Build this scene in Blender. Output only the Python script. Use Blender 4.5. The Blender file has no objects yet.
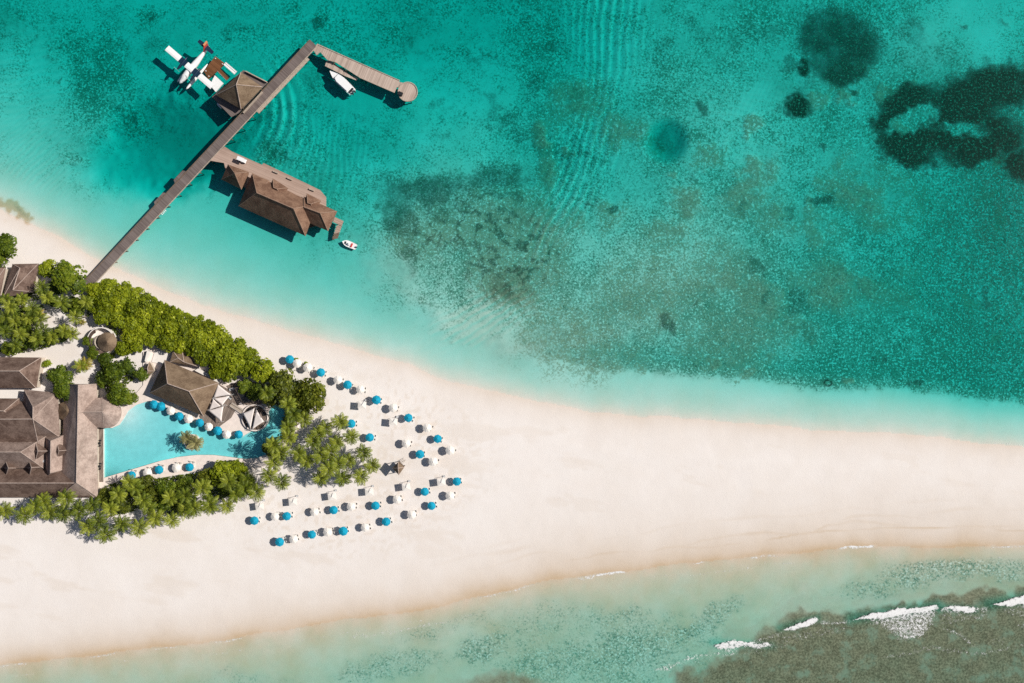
import bpy, bmesh, math, random
import numpy as np
from mathutils import Vector, Matrix
from mathutils.geometry import tessellate_polygon

C = bpy.context.scene.collection
SC = bpy.context.scene
rad = math.radians
random.seed(11)
RNG = np.random.default_rng(11)

# ------------------------------------------------------------------ camera, sky, sun, exposure
S = 3.0                                   # photo pixels per metre at sea level
LENS = 26.0
H = (1024 / S) * LENS / 36.0              # flying height of the drone
cam_d = bpy.data.cameras.new("camera")
cam_d.lens = LENS
cam_d.sensor_width = 36.0
cam_d.clip_end = 9000
cam = bpy.data.objects.new("camera", cam_d)
cam.location = (0, 0, H)
C.objects.link(cam)
SC.camera = cam

SUN_EL, SUN_AZ = rad(40), math.atan2(0.21, 0.98)     # sun stands to the east, a touch north
sun_dir = Vector((math.cos(SUN_AZ) * math.cos(SUN_EL), math.sin(SUN_AZ) * math.cos(SUN_EL), math.sin(SUN_EL)))
world = bpy.data.worlds.new("World")
SC.world = world
world.use_nodes = True
wn = world.node_tree
wn.nodes.clear()
sky = wn.nodes.new("ShaderNodeTexSky")
sky.sky_type = 'NISHITA'
sky.sun_disc = False
sky.sun_elevation = SUN_EL
sky.sun_rotation = math.pi / 2 - SUN_AZ
bg = wn.nodes.new("ShaderNodeBackground")
bg.inputs[1].default_value = 0.05
wo = wn.nodes.new("ShaderNodeOutputWorld")
wn.links.new(sky.outputs[0], bg.inputs[0])
wn.links.new(bg.outputs[0], wo.inputs[0])
sun_d = bpy.data.lights.new("sun", 'SUN')
sun_d.energy = 4.8
sun_d.angle = rad(0.5)
sun_d.color = (1.0, 0.95, 0.87)
sun = bpy.data.objects.new("sun", sun_d)
sun.rotation_euler = (-sun_dir).to_track_quat('-Z', 'Y').to_euler()
C.objects.link(sun)
SC.view_settings.view_transform = 'Standard'
SC.view_settings.look = 'None'
SC.view_settings.gamma = 1
SC.view_settings.use_curve_mapping = False
SC.view_settings.exposure = 0.15
SC.cycles.transparent_max_bounces = 16
SC.cycles.max_bounces = 6
SC.cycles.diffuse_bounces = 3
SC.cycles.use_denoising = False


def W(px, py, z=0.0):
    """photo pixel of something standing z metres up -> world point"""
    k = (1 - z / H) / S
    return Vector(((px - 512) * k, (341.5 - py) * k, z))


# ------------------------------------------------------------------ noise in numpy
_LAT = np.random.default_rng(5).random((8, 256, 256))


def vnoise(x, y, scale, seed=0):
    L = _LAT[seed % 8]
    x = np.asarray(x, float) / scale + seed * 17.3
    y = np.asarray(y, float) / scale + seed * 9.1
    xi = np.floor(x).astype(int)
    yi = np.floor(y).astype(int)
    fx = x - xi
    fy = y - yi
    fx = fx * fx * (3 - 2 * fx)
    fy = fy * fy * (3 - 2 * fy)
    a = L[xi & 255, yi & 255]
    b = L[(xi + 1) & 255, yi & 255]
    c = L[xi & 255, (yi + 1) & 255]
    d = L[(xi + 1) & 255, (yi + 1) & 255]
    return (a * (1 - fx) + b * fx) * (1 - fy) + (c * (1 - fx) + d * fx) * fy


def fbm(x, y, scale, seed=0, octv=4):
    s = 0.0
    a = 0.5
    t = 0.0
    for o in range(octv):
        s = s + a * vnoise(x, y, scale / 2 ** o, seed + o)
        t += a
        a *= 0.55
    return s / t


def sstep(a, b, x):
    t = np.clip((x - a) / (b - a), 0, 1)
    return t * t * (3 - 2 * t)


# ------------------------------------------------------------------ object helpers
def link(o, parent=None):
    C.objects.link(o)
    if parent is not None:
        o.parent = parent
    return o


def world_loc(o):
    p = Vector((0, 0, 0))
    while o is not None:
        p += o.location
        o = o.parent
    return p


def tag(o, label=None, cat=None, group=None, kind=None):
    if label:
        o['label'] = label
    if cat:
        o['category'] = cat
    if group:
        o['group'] = group
    if kind:
        o['kind'] = kind
    return o


def thing(name, label, cat, loc=(0, 0, 0), group=None, rz=0.0):
    o = bpy.data.objects.new(name, None)
    o.empty_display_size = 0.3
    o.location = loc
    o.rotation_euler.z = rz
    link(o)
    return tag(o, label, cat, group)


def copy_tree(o, parent=None):
    c = o.copy()
    link(c, parent)
    for ch in list(o.children):
        copy_tree(ch, c)
    return c


class MB:
    """collects shapes; build() links them as one mesh object"""

    def __init__(self):
        self.v = []
        self.f = []

    def poly(self, pts):
        n = len(self.v)
        self.v += [tuple(p) for p in pts]
        self.f.append(tuple(range(n, n + len(pts))))

    def mesh(self, verts, faces):
        n = len(self.v)
        self.v += [tuple(p) for p in verts]
        self.f += [tuple(i + n for i in f) for f in faces]

    def box(self, c, s, rz=0.0, M=None):
        x, y, z = s[0] / 2, s[1] / 2, s[2] / 2
        vs = [Vector((sx * x, sy * y, sz * z)) for sz in (-1, 1) for sy in (-1, 1) for sx in (-1, 1)]
        R = Matrix.Rotation(rz, 3, 'Z') if M is None else M
        vs = [R @ v + Vector(c) for v in vs]
        self.mesh(vs, [(0, 2, 3, 1), (4, 5, 7, 6), (0, 1, 5, 4), (2, 6, 7, 3), (0, 4, 6, 2), (1, 3, 7, 5)])
        return self

    def prism(self, pts, z0, z1):
        """pts: xy outline (ccw or cw)"""
        pts = [(p[0], p[1]) for p in pts]
        a = sum(pts[i - 1][0] * pts[i][1] - pts[i][0] * pts[i - 1][1] for i in range(len(pts)))
        if a < 0:
            pts = pts[::-1]
        n = len(pts)
        vs = [(x, y, z0) for x, y in pts] + [(x, y, z1) for x, y in pts]
        fs = [tuple(range(n, 2 * n)), tuple(reversed(range(n)))]
        fs += [(i, (i + 1) % n, n + (i + 1) % n, n + i) for i in range(n)]
        self.mesh(vs, fs)
        return self

    def tube(self, pts, r, n=6, cap=True):
        pts = [Vector(p) for p in pts]
        rs = r if isinstance(r, (list, tuple)) else [r] * len(pts)
        rings = []
        for i, p in enumerate(pts):
            d = (pts[min(i + 1, len(pts) - 1)] - pts[max(i - 1, 0)])
            d.normalize()
            u = d.cross(Vector((0.13, 0.31, 0.94)) if abs(d.z) < 0.9 else Vector((1, 0, 0)))
            u.normalize()
            w = d.cross(u)
            rings.append([p + (u * math.cos(k * 2 * math.pi / n) + w * math.sin(k * 2 * math.pi / n)) * rs[i] for k in range(n)])
        vs = [v for R in rings for v in R]
        fs = []
        for i in range(len(rings) - 1):
            for k in range(n):
                k2 = (k + 1) % n
                fs.append((i * n + k, i * n + k2, (i + 1) * n + k2, (i + 1) * n + k))
        if cap:
            fs.append(tuple(reversed(range(n))))
            fs.append(tuple(range((len(rings) - 1) * n, len(rings) * n)))
        self.mesh(vs, fs)
        return self

    def lathe(self, prof, n=16, c=(0, 0, 0), squash=1.0):
        """prof: list of (r, z)"""
        vs = []
        for r, z in prof:
            for k in range(n):
                a = k * 2 * math.pi / n
                vs.append((c[0] + r * math.cos(a), c[1] + r * math.sin(a) * squash, c[2] + z))
        fs = []
        for i in range(len(prof) - 1):
            for k in range(n):
                k2 = (k + 1) % n
                fs.append((i * n + k, i * n + k2, (i + 1) * n + k2, (i + 1) * n + k))
        self.mesh(vs, fs)
        return self

    def build(self, name, mat, parent=None, smooth=False, kind=None, recalc=True):
        off = world_loc(parent) if parent is not None else Vector((0, 0, 0))
        me = bpy.data.meshes.new(name)
        me.from_pydata([(v[0] - off.x, v[1] - off.y, v[2] - off.z) for v in self.v], [], self.f)
        if recalc:
            bm = bmesh.new()
            bm.from_mesh(me)
            bmesh.ops.recalc_face_normals(bm, faces=bm.faces)
            bm.to_mesh(me)
            bm.free()
        if smooth:
            me.polygons.foreach_set("use_smooth", [True] * len(me.polygons))
        me.materials.append(mat)
        o = bpy.data.objects.new(name, me)
        link(o, parent)
        if kind:
            o['kind'] = kind
        return o


def np_mesh(name, co, faces, mat, attrs=None, smooth=True, parent=None):
    """co (n,3); faces (m,4) or list of such blocks plus ngons"""
    me = bpy.data.meshes.new(name)
    blocks = faces if isinstance(faces, list) else [faces]
    loops = np.concatenate([b.reshape(-1) for b in blocks]).astype(np.int32)
    sizes = np.concatenate([np.full(len(b), b.shape[1], np.int32) for b in blocks])
    starts = np.concatenate([[0], np.cumsum(sizes)[:-1]]).astype(np.int32)
    me.vertices.add(len(co))
    me.vertices.foreach_set("co", np.ascontiguousarray(co, np.float32).reshape(-1))
    me.loops.add(len(loops))
    me.loops.foreach_set("vertex_index", loops)
    me.polygons.add(len(sizes))
    me.polygons.foreach_set("loop_start", starts)
    me.polygons.foreach_set("loop_total", sizes)
    if smooth:
        me.polygons.foreach_set("use_smooth", np.ones(len(sizes), bool))
    me.update(calc_edges=True)
    for an, (dom, arr) in (attrs or {}).items():
        at = me.attributes.new(an, 'FLOAT', dom)
        at.data.foreach_set("value", np.ascontiguousarray(arr, np.float32))
    me.materials.append(mat)
    me.validate()
    o = bpy.data.objects.new(name, me)
    link(o, parent)
    return o


# ------------------------------------------------------------------ material helpers
class NT:
    def __init__(self, name):
        self.m = bpy.data.materials.new(name)
        self.m.use_nodes = True
        self.t = self.m.node_tree
        self.t.nodes.clear()
        self.out = self.n("ShaderNodeOutputMaterial")

    def n(self, typ, **kw):
        nd = self.t.nodes.new(typ)
        for k, v in kw.items():
            setattr(nd, k, v)
        return nd

    def l(self, a, b):
        self.t.links.new(a, b)

    def put(self, sock, v):
        if hasattr(v, 'links'):
            self.l(v, sock)
        else:
            sock.default_value = v

    def attr(self, name):
        return self.n("ShaderNodeAttribute", attribute_name=name).outputs['Fac']

    def math(self, op, a, b=0.5, clamp=False):
        nd = self.n("ShaderNodeMath", operation=op, use_clamp=clamp)
        self.put(nd.inputs[0], a)
        self.put(nd.inputs[1], b)
        return nd.outputs[0]

    def mix(self, fac, a, b):
        nd = self.n("ShaderNodeMix", data_type='RGBA')
        self.put(nd.inputs[0], fac)
        self.put(nd.inputs[6], a if hasattr(a, 'links') else (*a, 1))
        self.put(nd.inputs[7], b if hasattr(b, 'links') else (*b, 1))
        return nd.outputs[2]

    def noise(self, scale, detail=3, rough=0.55, vec=None, seed=0.0):
        nd = self.n("ShaderNodeTexNoise")
        nd.noise_dimensions = '3D'
        nd.inputs['Scale'].default_value = scale
        nd.inputs['Detail'].default_value = detail
        nd.inputs['Roughness'].default_value = rough
        if vec is None:
            vec = self.pos()
        if seed:
            ad = self.n("ShaderNodeVectorMath", operation='ADD')
            self.l(vec, ad.inputs[0])
            ad.inputs[1].default_value = (seed, seed * 1.7, seed * .3)
            vec = ad.outputs[0]
        self.l(vec, nd.inputs['Vector'])
        return nd.outputs['Fac']

    def pos(self):
        if not hasattr(self, '_pos'):
            self._pos = self.n("ShaderNodeNewGeometry").outputs['Position']
        return self._pos

    def obj(self):
        if not hasattr(self, '_obj'):
            self._obj = self.n("ShaderNodeTexCoord").outputs['Object']
        return self._obj

    def smooth(self, x, a, b):
        nd = self.n("ShaderNodeMapRange", interpolation_type='SMOOTHSTEP')
        self.put(nd.inputs[0], x)
        self.put(nd.inputs[1], a)
        self.put(nd.inputs[2], b)
        return nd.outputs[0]

    def bsdf(self, col, rough=0.8, spec=0.3, bump=None, bstr=0.4, bdist=0.1, metal=0.0, sub=None):
        p = self.n("ShaderNodeBsdfPrincipled")
        self.put(p.inputs['Base Color'], col if hasattr(col, 'links') else (*col, 1))
        self.put(p.inputs['Roughness'], rough)
        p.inputs['Specular IOR Level'].default_value = spec
        p.inputs['Metallic'].default_value = metal
        if bump is not None:
            b = self.n("ShaderNodeBump")
            b.inputs['Strength'].default_value = bstr
            b.inputs['Distance'].default_value = bdist
            self.l(bump, b.inputs['Height'])
            self.l(b.outputs[0], p.inputs['Normal'])
        self.l(p.outputs[0], self.out.inputs[0])
        return p


def plain(name, col, rough=0.6, spec=0.3, var=0.12, scale=2.0, metal=0.0):
    t = NT(name)
    f = t.noise(scale, 4, 0.6)
    dark = tuple(c * (1 - var) for c in col)
    light = tuple(min(1, c * (1 + var)) for c in col)
    t.bsdf(t.mix(t.smooth(f, 0.3, 0.7), dark, light), rough, spec, metal=metal)
    return t.m


def thatch_mat(name, c_dark, c_light):
    t = NT(name)
    a = t.noise(0.35, 4, 0.6)
    b = t.noise(2.2, 5, 0.7, seed=3)
    mp = t.n("ShaderNodeMapping")
    mp.inputs['Scale'].default_value = (1.2, 1.2, 9)
    t.l(t.pos(), mp.inputs['Vector'])
    c = t.noise(1.0, 3, 0.6, vec=mp.outputs[0])
    m = t.math('ADD', t.math('MULTIPLY', a, 0.5), t.math('ADD', t.math('MULTIPLY', b, 0.35), t.math('MULTIPLY', c, 0.25)))
    col = t.mix(t.smooth(m, 0.43, 0.67), c_dark, c_light)
    t.bsdf(col, 0.95, 0.1, bump=b, bstr=0.6, bdist=0.12)
    return t.m


def plank_mat(name, c_dark, c_light, ang, width=0.22):
    """boards run across the walk: stripes along direction ang"""
    t = NT(name)
    mp = t.n("ShaderNodeMapping")
    mp.inputs['Rotation'].default_value = (0, 0, -ang)
    t.l(t.pos(), mp.inputs['Vector'])
    sx = t.n("ShaderNodeSeparateXYZ")
    t.l(mp.outputs[0], sx.inputs[0])
    brd = t.math('FLOOR', t.math('DIVIDE', sx.outputs[0], width))
    wn_ = t.n("ShaderNodeTexWhiteNoise", noise_dimensions='1D')
    t.l(brd, wn_.inputs['W'])
    big = t.noise(0.25, 4, 0.6)
    grp = t.n("ShaderNodeTexWhiteNoise", noise_dimensions='1D')
    t.l(t.math('FLOOR', t.math('DIVIDE', sx.outputs[0], 1.7)), grp.inputs['W'])
    f = t.math('ADD', t.math('MULTIPLY', wn_.outputs['Value'], 0.4),
               t.math('ADD', t.math('MULTIPLY', big, 0.4), t.math('MULTIPLY', grp.outputs['Value'], 0.2)))
    col = t.mix(t.smooth(f, 0.15, 0.85), c_dark, c_light)
    t.bsdf(col, 0.85, 0.15)
    return t.m


def leaf_mat(name, c0, c1, c2, trans=0.3):
    """c0 deep green, c1 mid green, c2 yellow-green, varied leaf by leaf and tree by tree"""
    t = NT(name)
    v = t.attr('leaf_tone')
    oi = t.n("ShaderNodeObjectInfo").outputs['Random']
    f = t.math('ADD', t.math('MULTIPLY', v, 0.75), t.math('MULTIPLY', oi, 0.35), clamp=True)
    cr = t.n("ShaderNodeValToRGB")
    cr.color_ramp.elements[0].color = (*c0, 1)
    cr.color_ramp.elements[0].position = 0.1
    cr.color_ramp.elements[1].color = (*c2, 1)
    cr.color_ramp.elements[1].position = 0.95
    e = cr.color_ramp.elements.new(0.5)
    e.color = (*c1, 1)
    t.l(f, cr.inputs[0])
    d = t.n("ShaderNodeBsdfPrincipled")
    t.l(cr.outputs[0], d.inputs['Base Color'])
    d.inputs['Roughness'].default_value = 0.55
    d.inputs['Specular IOR Level'].default_value = 0.3
    tr = t.n("ShaderNodeBsdfTranslucent")
    t.l(cr.outputs[0], tr.inputs['Color'])
    ms = t.n("ShaderNodeMixShader")
    ms.inputs[0].default_value = trans
    t.l(d.outputs[0], ms.inputs[1])
    t.l(tr.outputs[0], ms.inputs[2])
    t.l(ms.outputs[0], t.out.inputs[0])
    return t.m


# ------------------------------------------------------------------ seabed and island: masks drawn in plan
# shorelines (plan pixels)
NX = [-900, 0, 30, 60, 90, 120, 150, 200, 250, 300, 350, 400, 450, 500, 550, 600, 680, 760, 840, 900, 960, 1024, 2000]
NY = [150, 209, 222, 238, 254, 269, 284, 303, 319, 333, 345, 363, 381, 395, 405, 411, 417, 425, 430, 435, 440, 446, 520]
SX = [-900, 0, 80, 160, 240, 320, 400, 450, 500, 550, 600, 640, 700, 750, 800, 850, 900, 960, 1024, 2000]
SY = [760, 666, 657, 647, 638, 624, 613, 605, 592, 581, 574, 570, 562, 557, 553, 547, 546, 547, 544, 536]

POOL = [(103.5, 427), (112, 428), (119, 425), (124, 418), (128, 411), (136, 405), (148, 401), (160, 404), (176, 413), (196, 422),
        (215, 430), (229, 436), (243, 436), (262, 425), (272, 405), (286, 405), (289, 425), (283, 440), (270, 453), (257, 458), (244, 459), (229, 457), (213, 455),
        (196, 455), (178, 457), (160, 461), (140, 467), (120, 473), (103.5, 478)]


def pip(px, py, poly):
    ins = np.zeros(np.shape(px), bool)
    n = len(poly)
    for i in range(n):
        x0, y0 = poly[i - 1]
        x1, y1 = poly[i]
        if y0 == y1:
            continue
        c = ((y0 > py) != (y1 > py)) & (px < (x1 - x0) * (py - y0) / (y1 - y0) + x0)
        ins ^= c
    return ins


def softpoly(px, py, poly, soft=3.0, n=7):
    acc = 0
    r = np.random.default_rng(3)
    for k in range(n):
        dx, dy = r.normal(0, soft, 2) if k else (0, 0)
        acc = acc + pip(px + dx, py + dy, poly)
    return acc / n


def blob(px, py, cx, cy, rx, ry, rot=0.0, soft=0.35):
    a = rad(rot)
    dx, dy = px - cx, py - cy
    u = (dx * math.cos(a) + dy * math.sin(a)) / rx
    v = (-dx * math.sin(a) + dy * math.cos(a)) / ry
    return 1 - sstep(1 - soft, 1 + soft, np.sqrt(u * u + v * v))


def wave_height(X, Y, bed=False):
    """wave trains on the surface; with bed=True bed ridges shaped to draw their bright caustic lines"""
    PX = X * S + 512
    PY = 341.5 - Y * S
    jx = PX + (fbm(PX, PY, 30, 2) - .5) * 10
    jy = PY + (fbm(PX, PY, 30, 5) - .5) * 10
    z = np.zeros_like(PX)

    def crest(ph, sharp=2.2):
        if bed:
            fr_ = ((ph + 2.2 * (fbm(PX, PY, 46, 1) - .5) * 2) / (2 * math.pi)) % 1
            return np.where(fr_ < .72, fr_ / .72, (1 - fr_) / .28) - .4
        return ((.5 + .5 * np.cos(ph + 2.2 * (fbm(PX, PY, 46, 1) - .5) * 2)) ** (sharp * 1.7)) - .3
    # wash fanning off the jetty
    r = np.hypot(jx - 222, jy - 108)
    env = blob(PX, PY, 276, 120, 26, 46, 0, .8)
    z += .17 * (.35 + 1.1 * vnoise(PX, PY, 18, 3)) * crest(r * 2 * math.pi / 10.5) * env
    env = blob(PX, PY, 318, 155, 45, 42, 0, .9)
    z += .05 * crest(jx * 2 * math.pi / 6.5 + jy * .1) * env
    # swell lines bending round the reef
    yy = [-400, 0, 60, 100, 150, 200, 250, 300]
    cx_ = np.interp(PY, yy, [612, 608, 606, 600, 588, 566, 540, 512])
    ct = np.interp(PY, yy, [1, 1, 1, .98, .93, .9, .86, .84])
    d = (PX - cx_) * ct + (fbm(PX, PY, 50, 3) - .5) * 9
    env = np.exp(-((PX - cx_) / np.interp(PY, yy, [40, 36, 34, 26, 30, 26, 20, 14])) ** 2)
    env *= np.interp(PY, [-400, -20, 60, 95, 125, 220, 262, 300], [0, .9, .9, .3, .9, .9, .4, 0]) * np.clip(.1 + 1.5 * fbm(PX, PY, 30, 1), 0, 1.1)
    z += .11 * crest(d * 2 * math.pi / 8.3) * env
    u = (jx - 490) * .5 + (jy - 320) * .86
    z += .05 * crest(u * 2 * math.pi / 7.0) * blob(PX, PY, 485, 315, 52, 20, -28, .8)
    for cx, cy, rx, ry, ang, lam, a in [(40, 60, 70, 60, 80, 7, .035), (300, 30, 70, 40, 60, 7, .04), (40, 150, 50, 40, 50, 5, .03), (180, 90, 60, 60, 70, 8, .03),
                                        (1012, 345, 22, 50, 45, 6, .05), (1010, 340, 24, 60, 140, 5, .03), (760, 90, 150, 90, 100, 6, .02), (760, 90, 150, 90, 20, 5, .015)]:
        u = jx * math.cos(rad(ang)) + jy * math.sin(rad(ang))
        z += a * crest(u * 2 * math.pi / lam) * blob(PX, PY, cx, cy, rx, ry, 0, .9)
    if bed:
        return z * 4.6
    # breakers on the reef flat
    for (x0, y0, x1, y1, wdt, a) in [(852, 618, 936, 606, 6, .35), (780, 628, 818, 618, 4, .25), (714, 642, 772, 646, 4, .2), (940, 607, 976, 610, 4, .25), (988, 604, 1060, 592, 6, .35)]:
        t_ = np.clip(((PX - x0) * (x1 - x0) + (PY - y0) * (y1 - y0)) / ((x1 - x0) ** 2 + (y1 - y0) ** 2), 0, 1)
        dd = np.hypot(PX - x0 - t_ * (x1 - x0), PY - y0 - t_ * (y1 - y0))
        z += a * np.exp(-(dd / wdt) ** 2)
    z += (fbm(PX, PY, 11, 6) - .5) * .05 + (vnoise(PX, PY, 3.6, 2) - .5) * .022
    return z


def evaluate_bed(X, Y):
    PX = X * S + 512
    PY = 341.5 - Y * S
    # warped plan coordinates give every patch an uneven outline
    wx = PX + (fbm(PX, PY, 40, 1) - .5) * 34 + (vnoise(PX, PY, 6, 2) - .5) * 7
    wy = PY + (fbm(PX, PY, 40, 4) - .5) * 34 + (vnoise(PX, PY, 6, 5) - .5) * 7
    n_lo = fbm(PX, PY, 90, 3)
    n_mid = fbm(PX, PY, 26, 6)
    n_hi = fbm(PX, PY, 9, 7)
    shn = np.interp(PX, NX, NY) + (vnoise(PX, PY * 0, 38, 1) - .5) * 5 + (vnoise(PX, PY * 0, 13, 2) - .5) * 2
    shs = np.interp(PX, SX, SY) + (vnoise(PX, PY * 0, 42, 3) - .5) * 4 + (vnoise(PX, PY * 0, 12, 4) - .5) * 2
    dn = (shn - PY) / S * .92          # metres off the lagoon shore
    ds = (PY - shs) / S * .96          # metres off the ocean shore
    # lagoon side
    wr = sstep(470, 690, PX)
    fl = np.interp(dn, [0, 6, 14, 24, 36, 50, 64, 90, 200, 2000], [.03, .30, .56, .84, 1.15, 1.6, 2.0, 2.25, 2.3, 4.5])
    fr = np.interp(dn, [0, 4, 9, 13, 18, 30, 60, 110, 150, 2000], [.05, .22, .36, .50, .95, 1.05, 1.2, 1.5, 1.8, 4])
    dep_n = fl * (1 - wr) + fr * wr
    dep_n = dep_n * (0.86 + 0.28 * n_lo)
    deep = (3.0 * blob(wx, wy, 172, 143, 66, 36, -18, .75) + .5 * blob(PX, PY, 480, 20, 110, 60, 0, .9)
            + 1.6 * blob(PX, PY, 667, 140, 17, 18, 0, .5) + .8 * blob(PX, PY, 1010, 280, 130, 150, 0, .9)
            + .7 * blob(PX, PY, 930, 400, 150, 32, 6, .8) + .6 * blob(PX, PY, 1010, 200, 60, 60, 0, .9))
    shal = (.9 * blob(wx, wy, 470, 100, 70, 75, 0, .9) + 1.5 * blob(wx, wy, 490, 265, 120, 75, 30, .8)
            + .5 * blob(wx, wy, 960, 30, 70, 45, 0, .8) + .5 * blob(wx, wy, 720, 120, 70, 60, 0, .9)
            + .9 * blob(wx, wy, 640, 270, 120, 80, 0, .9) + .3 * blob(wx, wy, 430, 170, 60, 40, 0, .9))
    dep_n = np.maximum(dep_n * .5, dep_n + (deep - shal * .6) * sstep(4, 30, dn))
    # ocean side
    fs = np.interp(ds, [0, 3, 7, 14, 24, 40, 2000], [.02, .08, .15, .25, .32, .40, 6])
    dep_s = fs * (0.8 + .4 * n_lo)
    depth = np.where(dn > 0, dep_n, dep_s)
    land = np.minimum(-dn, -ds)
    zl = np.interp(land, [0, 5, 12, 25, 60], [0, .35, .75, 1.05, 1.25]) + (n_mid - .5) * .10 + (n_hi - .5) * .03
    dep_s = dep_s
    z = np.where((dn > 0) | (ds > 0), -depth, np.maximum(zl, 0.01 + 0 * zl))
    sea = ((dn > 0) | (ds > 0)) * 1.0
    # ---- reef speckle density
    B = lambda *a: blob(wx, wy, *a)
    DG = np.array([[.35, .45, .25, .25, .30, .40, .45, .35, .55, .35, .45, .45, .50, .60, .30, .30],
                   [.35, .60, .30, .15, .30, .25, .20, .20, .65, .50, .50, .38, .40, .60, .70, .75],
                   [.15, .35, .15, .20, .35, .35, .25, .25, .50, .40, .50, .42, .48, .60, .65, .72],
                   [.00, .05, .05, .10, .20, .30, .62, .66, .60, .46, .58, .58, .62, .68, .70, .75],
                   [.00, .00, .00, .00, .05, .10, .32, .50, .62, .64, .68, .70, .72, .70, .74, .80],
                   [.00, .00, .00, .00, .00, .00, .02, .15, .50, .70, .74, .78, .78, .76, .80, .85],
                   [.00, .00, .00, .00, .00, .00, .02, .10, .45, .75, .80, .82, .82, .82, .85, .88]])
    gxf = np.clip((wx - 32) / 64, 0, 14.999)
    gyf = np.clip((wy - 32) / 64, 0, 5.999)
    gi, gj = np.floor(gxf).astype(int), np.floor(gyf).astype(int)
    tx, ty = gxf - gi, gyf - gj
    dens = (DG[gj, gi] * (1 - tx) + DG[gj, gi + 1] * tx) * (1 - ty) + (DG[gj + 1, gi] * (1 - tx) + DG[gj + 1, gi + 1] * tx) * ty
    patch = fbm(PX, PY, 34, 2) * .6 + fbm(PX, PY, 13, 5) * .4
    main_reef = np.clip(dens * .88 + (patch - .5) * 1.05 * sstep(0, .35, dens), 0, 1)
    main_reef *= 1 - .6 * blob(PX, PY, 667, 140, 18, 19, 0, .4)
    shelf = np.where(PX > 520, sstep(11.5, 15.5, dn + (n_hi - .5) * 5), sstep(6, 20, dn))
    main_reef *= np.maximum(shelf, 1 - sstep(500, 560, PX)) * sstep(3, 14, dn)
    shelf_all = np.maximum(shelf, 1 - sstep(500, 560, PX)) * sstep(4, 16, dn)
    left_reef = np.zeros_like(PX)
    for a, cx, cy, rx, ry, ro in [(.72, 95, 78, 42, 55, -10), (.7, 122, 105, 24, 36, 0), (.55, 152, 12, 16, 14, 30), (.5, 225, 35, 9, 7, 0), (.7, 275, 150, 22, 18, 0),
                                  (.55, 465, 205, 75, 34, -22), (.5, 510, 240, 50, 58, 10), (.7, 508, 285, 28, 18, 40), (.6, 403, 235, 22, 40, -20), (.7, 545, 145, 14, 36, 10), (.7, 570, 95, 36, 26, 20), (.6, 72, 157, 12, 8, 0)]:
        left_reef = np.maximum(left_reef, a * B(cx, cy, rx, ry, ro, .7))
    left_reef = np.clip(left_reef * (-.25 + 2.5 * patch), 0, 1)
    macro = fbm(PX, PY, 85, 4) * .5 + fbm(wx, wy, 34, 6) * .5
    rubble = np.clip(dens * 1.08 + (macro - .5) * 2.1 * sstep(.05, .4, dens), 0, 1) * shelf_all
    for a, cx, cy, rx, ry, ro in [(.75, 860, 370, 190, 42, 6), (.7, 990, 300, 90, 110, 0), (.6, 650, 345, 80, 40, 10), (.6, 445, 185, 75, 18, -8), (.42, 455, 205, 70, 28, -18), (.6, 400, 220, 18, 36, -20), (.3, 505, 250, 45, 45, 20), (.5, 560, 95, 40, 34, 0), (.55, 95, 80, 42, 52, -10),
                                  (.5, 790, 190, 60, 50, 0), (.5, 630, 135, 34, 26, 0), (.45, 720, 35, 50, 26, 20), (.5, 280, 148, 26, 20, 0), (.5, 410, 30, 60, 26, 0), (.5, 40, 22, 60, 30, 10), (.5, 240, 15, 70, 22, 0), (.45, 330, 90, 40, 40, 0), (.45, 190, 100, 40, 30, 0)]:
        rubble = np.maximum(rubble, a * B(cx, cy, rx, ry, ro, .8) * np.clip(.35 + 1.1 * patch, 0, 1) * shelf_all)
    for a, cx, cy, rx, ry, ro in [(.6, 735, 115, 50, 40, 10), (.6, 960, 28, 80, 36, 0), (.55, 655, 75, 45, 18, -10), (.5, 600, 250, 40, 40, 0), (.5, 690, 250, 60, 30, 0), (.5, 880, 235, 40, 26, 0), (.5, 800, 345, 26, 22, 0), (.5, 480, 95, 60, 60, 0), (.75, 607, 30, 48, 52, 0), (.5, 585, 185, 30, 60, 20)]:
        rubble = rubble * (1 - a * B(cx, cy, rx, ry, ro, .8))
    s_reef = np.zeros_like(PX)
    for a, cx, cy, rx, ry, ro in [(.9, 635, 650, 58, 27, 0), (.72, 600, 665, 120, 30, 0), (.85, 480, 650, 26, 12, -10), (.7, 395, 668, 60, 16, -8), (.6, 355, 672, 22, 10, 0),
                                  (.75, 700, 622, 46, 10, -28), (.85, 940, 570, 60, 18, -6), (.75, 1000, 566, 50, 18, 0),
                                  (.6, 640, 630, 100, 20, 5), (.6, 870, 590, 40, 14, 0), (.5, 250, 680, 60, 10, 0), (.5, 540, 625, 60, 26, -12), (.5, 450, 625, 70, 12, -14)]:
        s_reef = np.maximum(s_reef, a * B(cx, cy, rx, ry, ro, .7))
    s_reef = np.clip(s_reef * (.55 + .5 * n_mid), 0, .8) * sstep(1.5, 6, ds)
    rubble = np.where(dn > 0, rubble, np.where(ds > 0, .5 * s_reef, 0))
    s_reef = s_reef * .62
    reef = np.where(dn > 0, np.maximum(main_reef, left_reef * sstep(2, 10, dn)), np.where(ds > 0, s_reef, 0))
    # ---- brown coral
    brown = np.zeros_like(PX)
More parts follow.
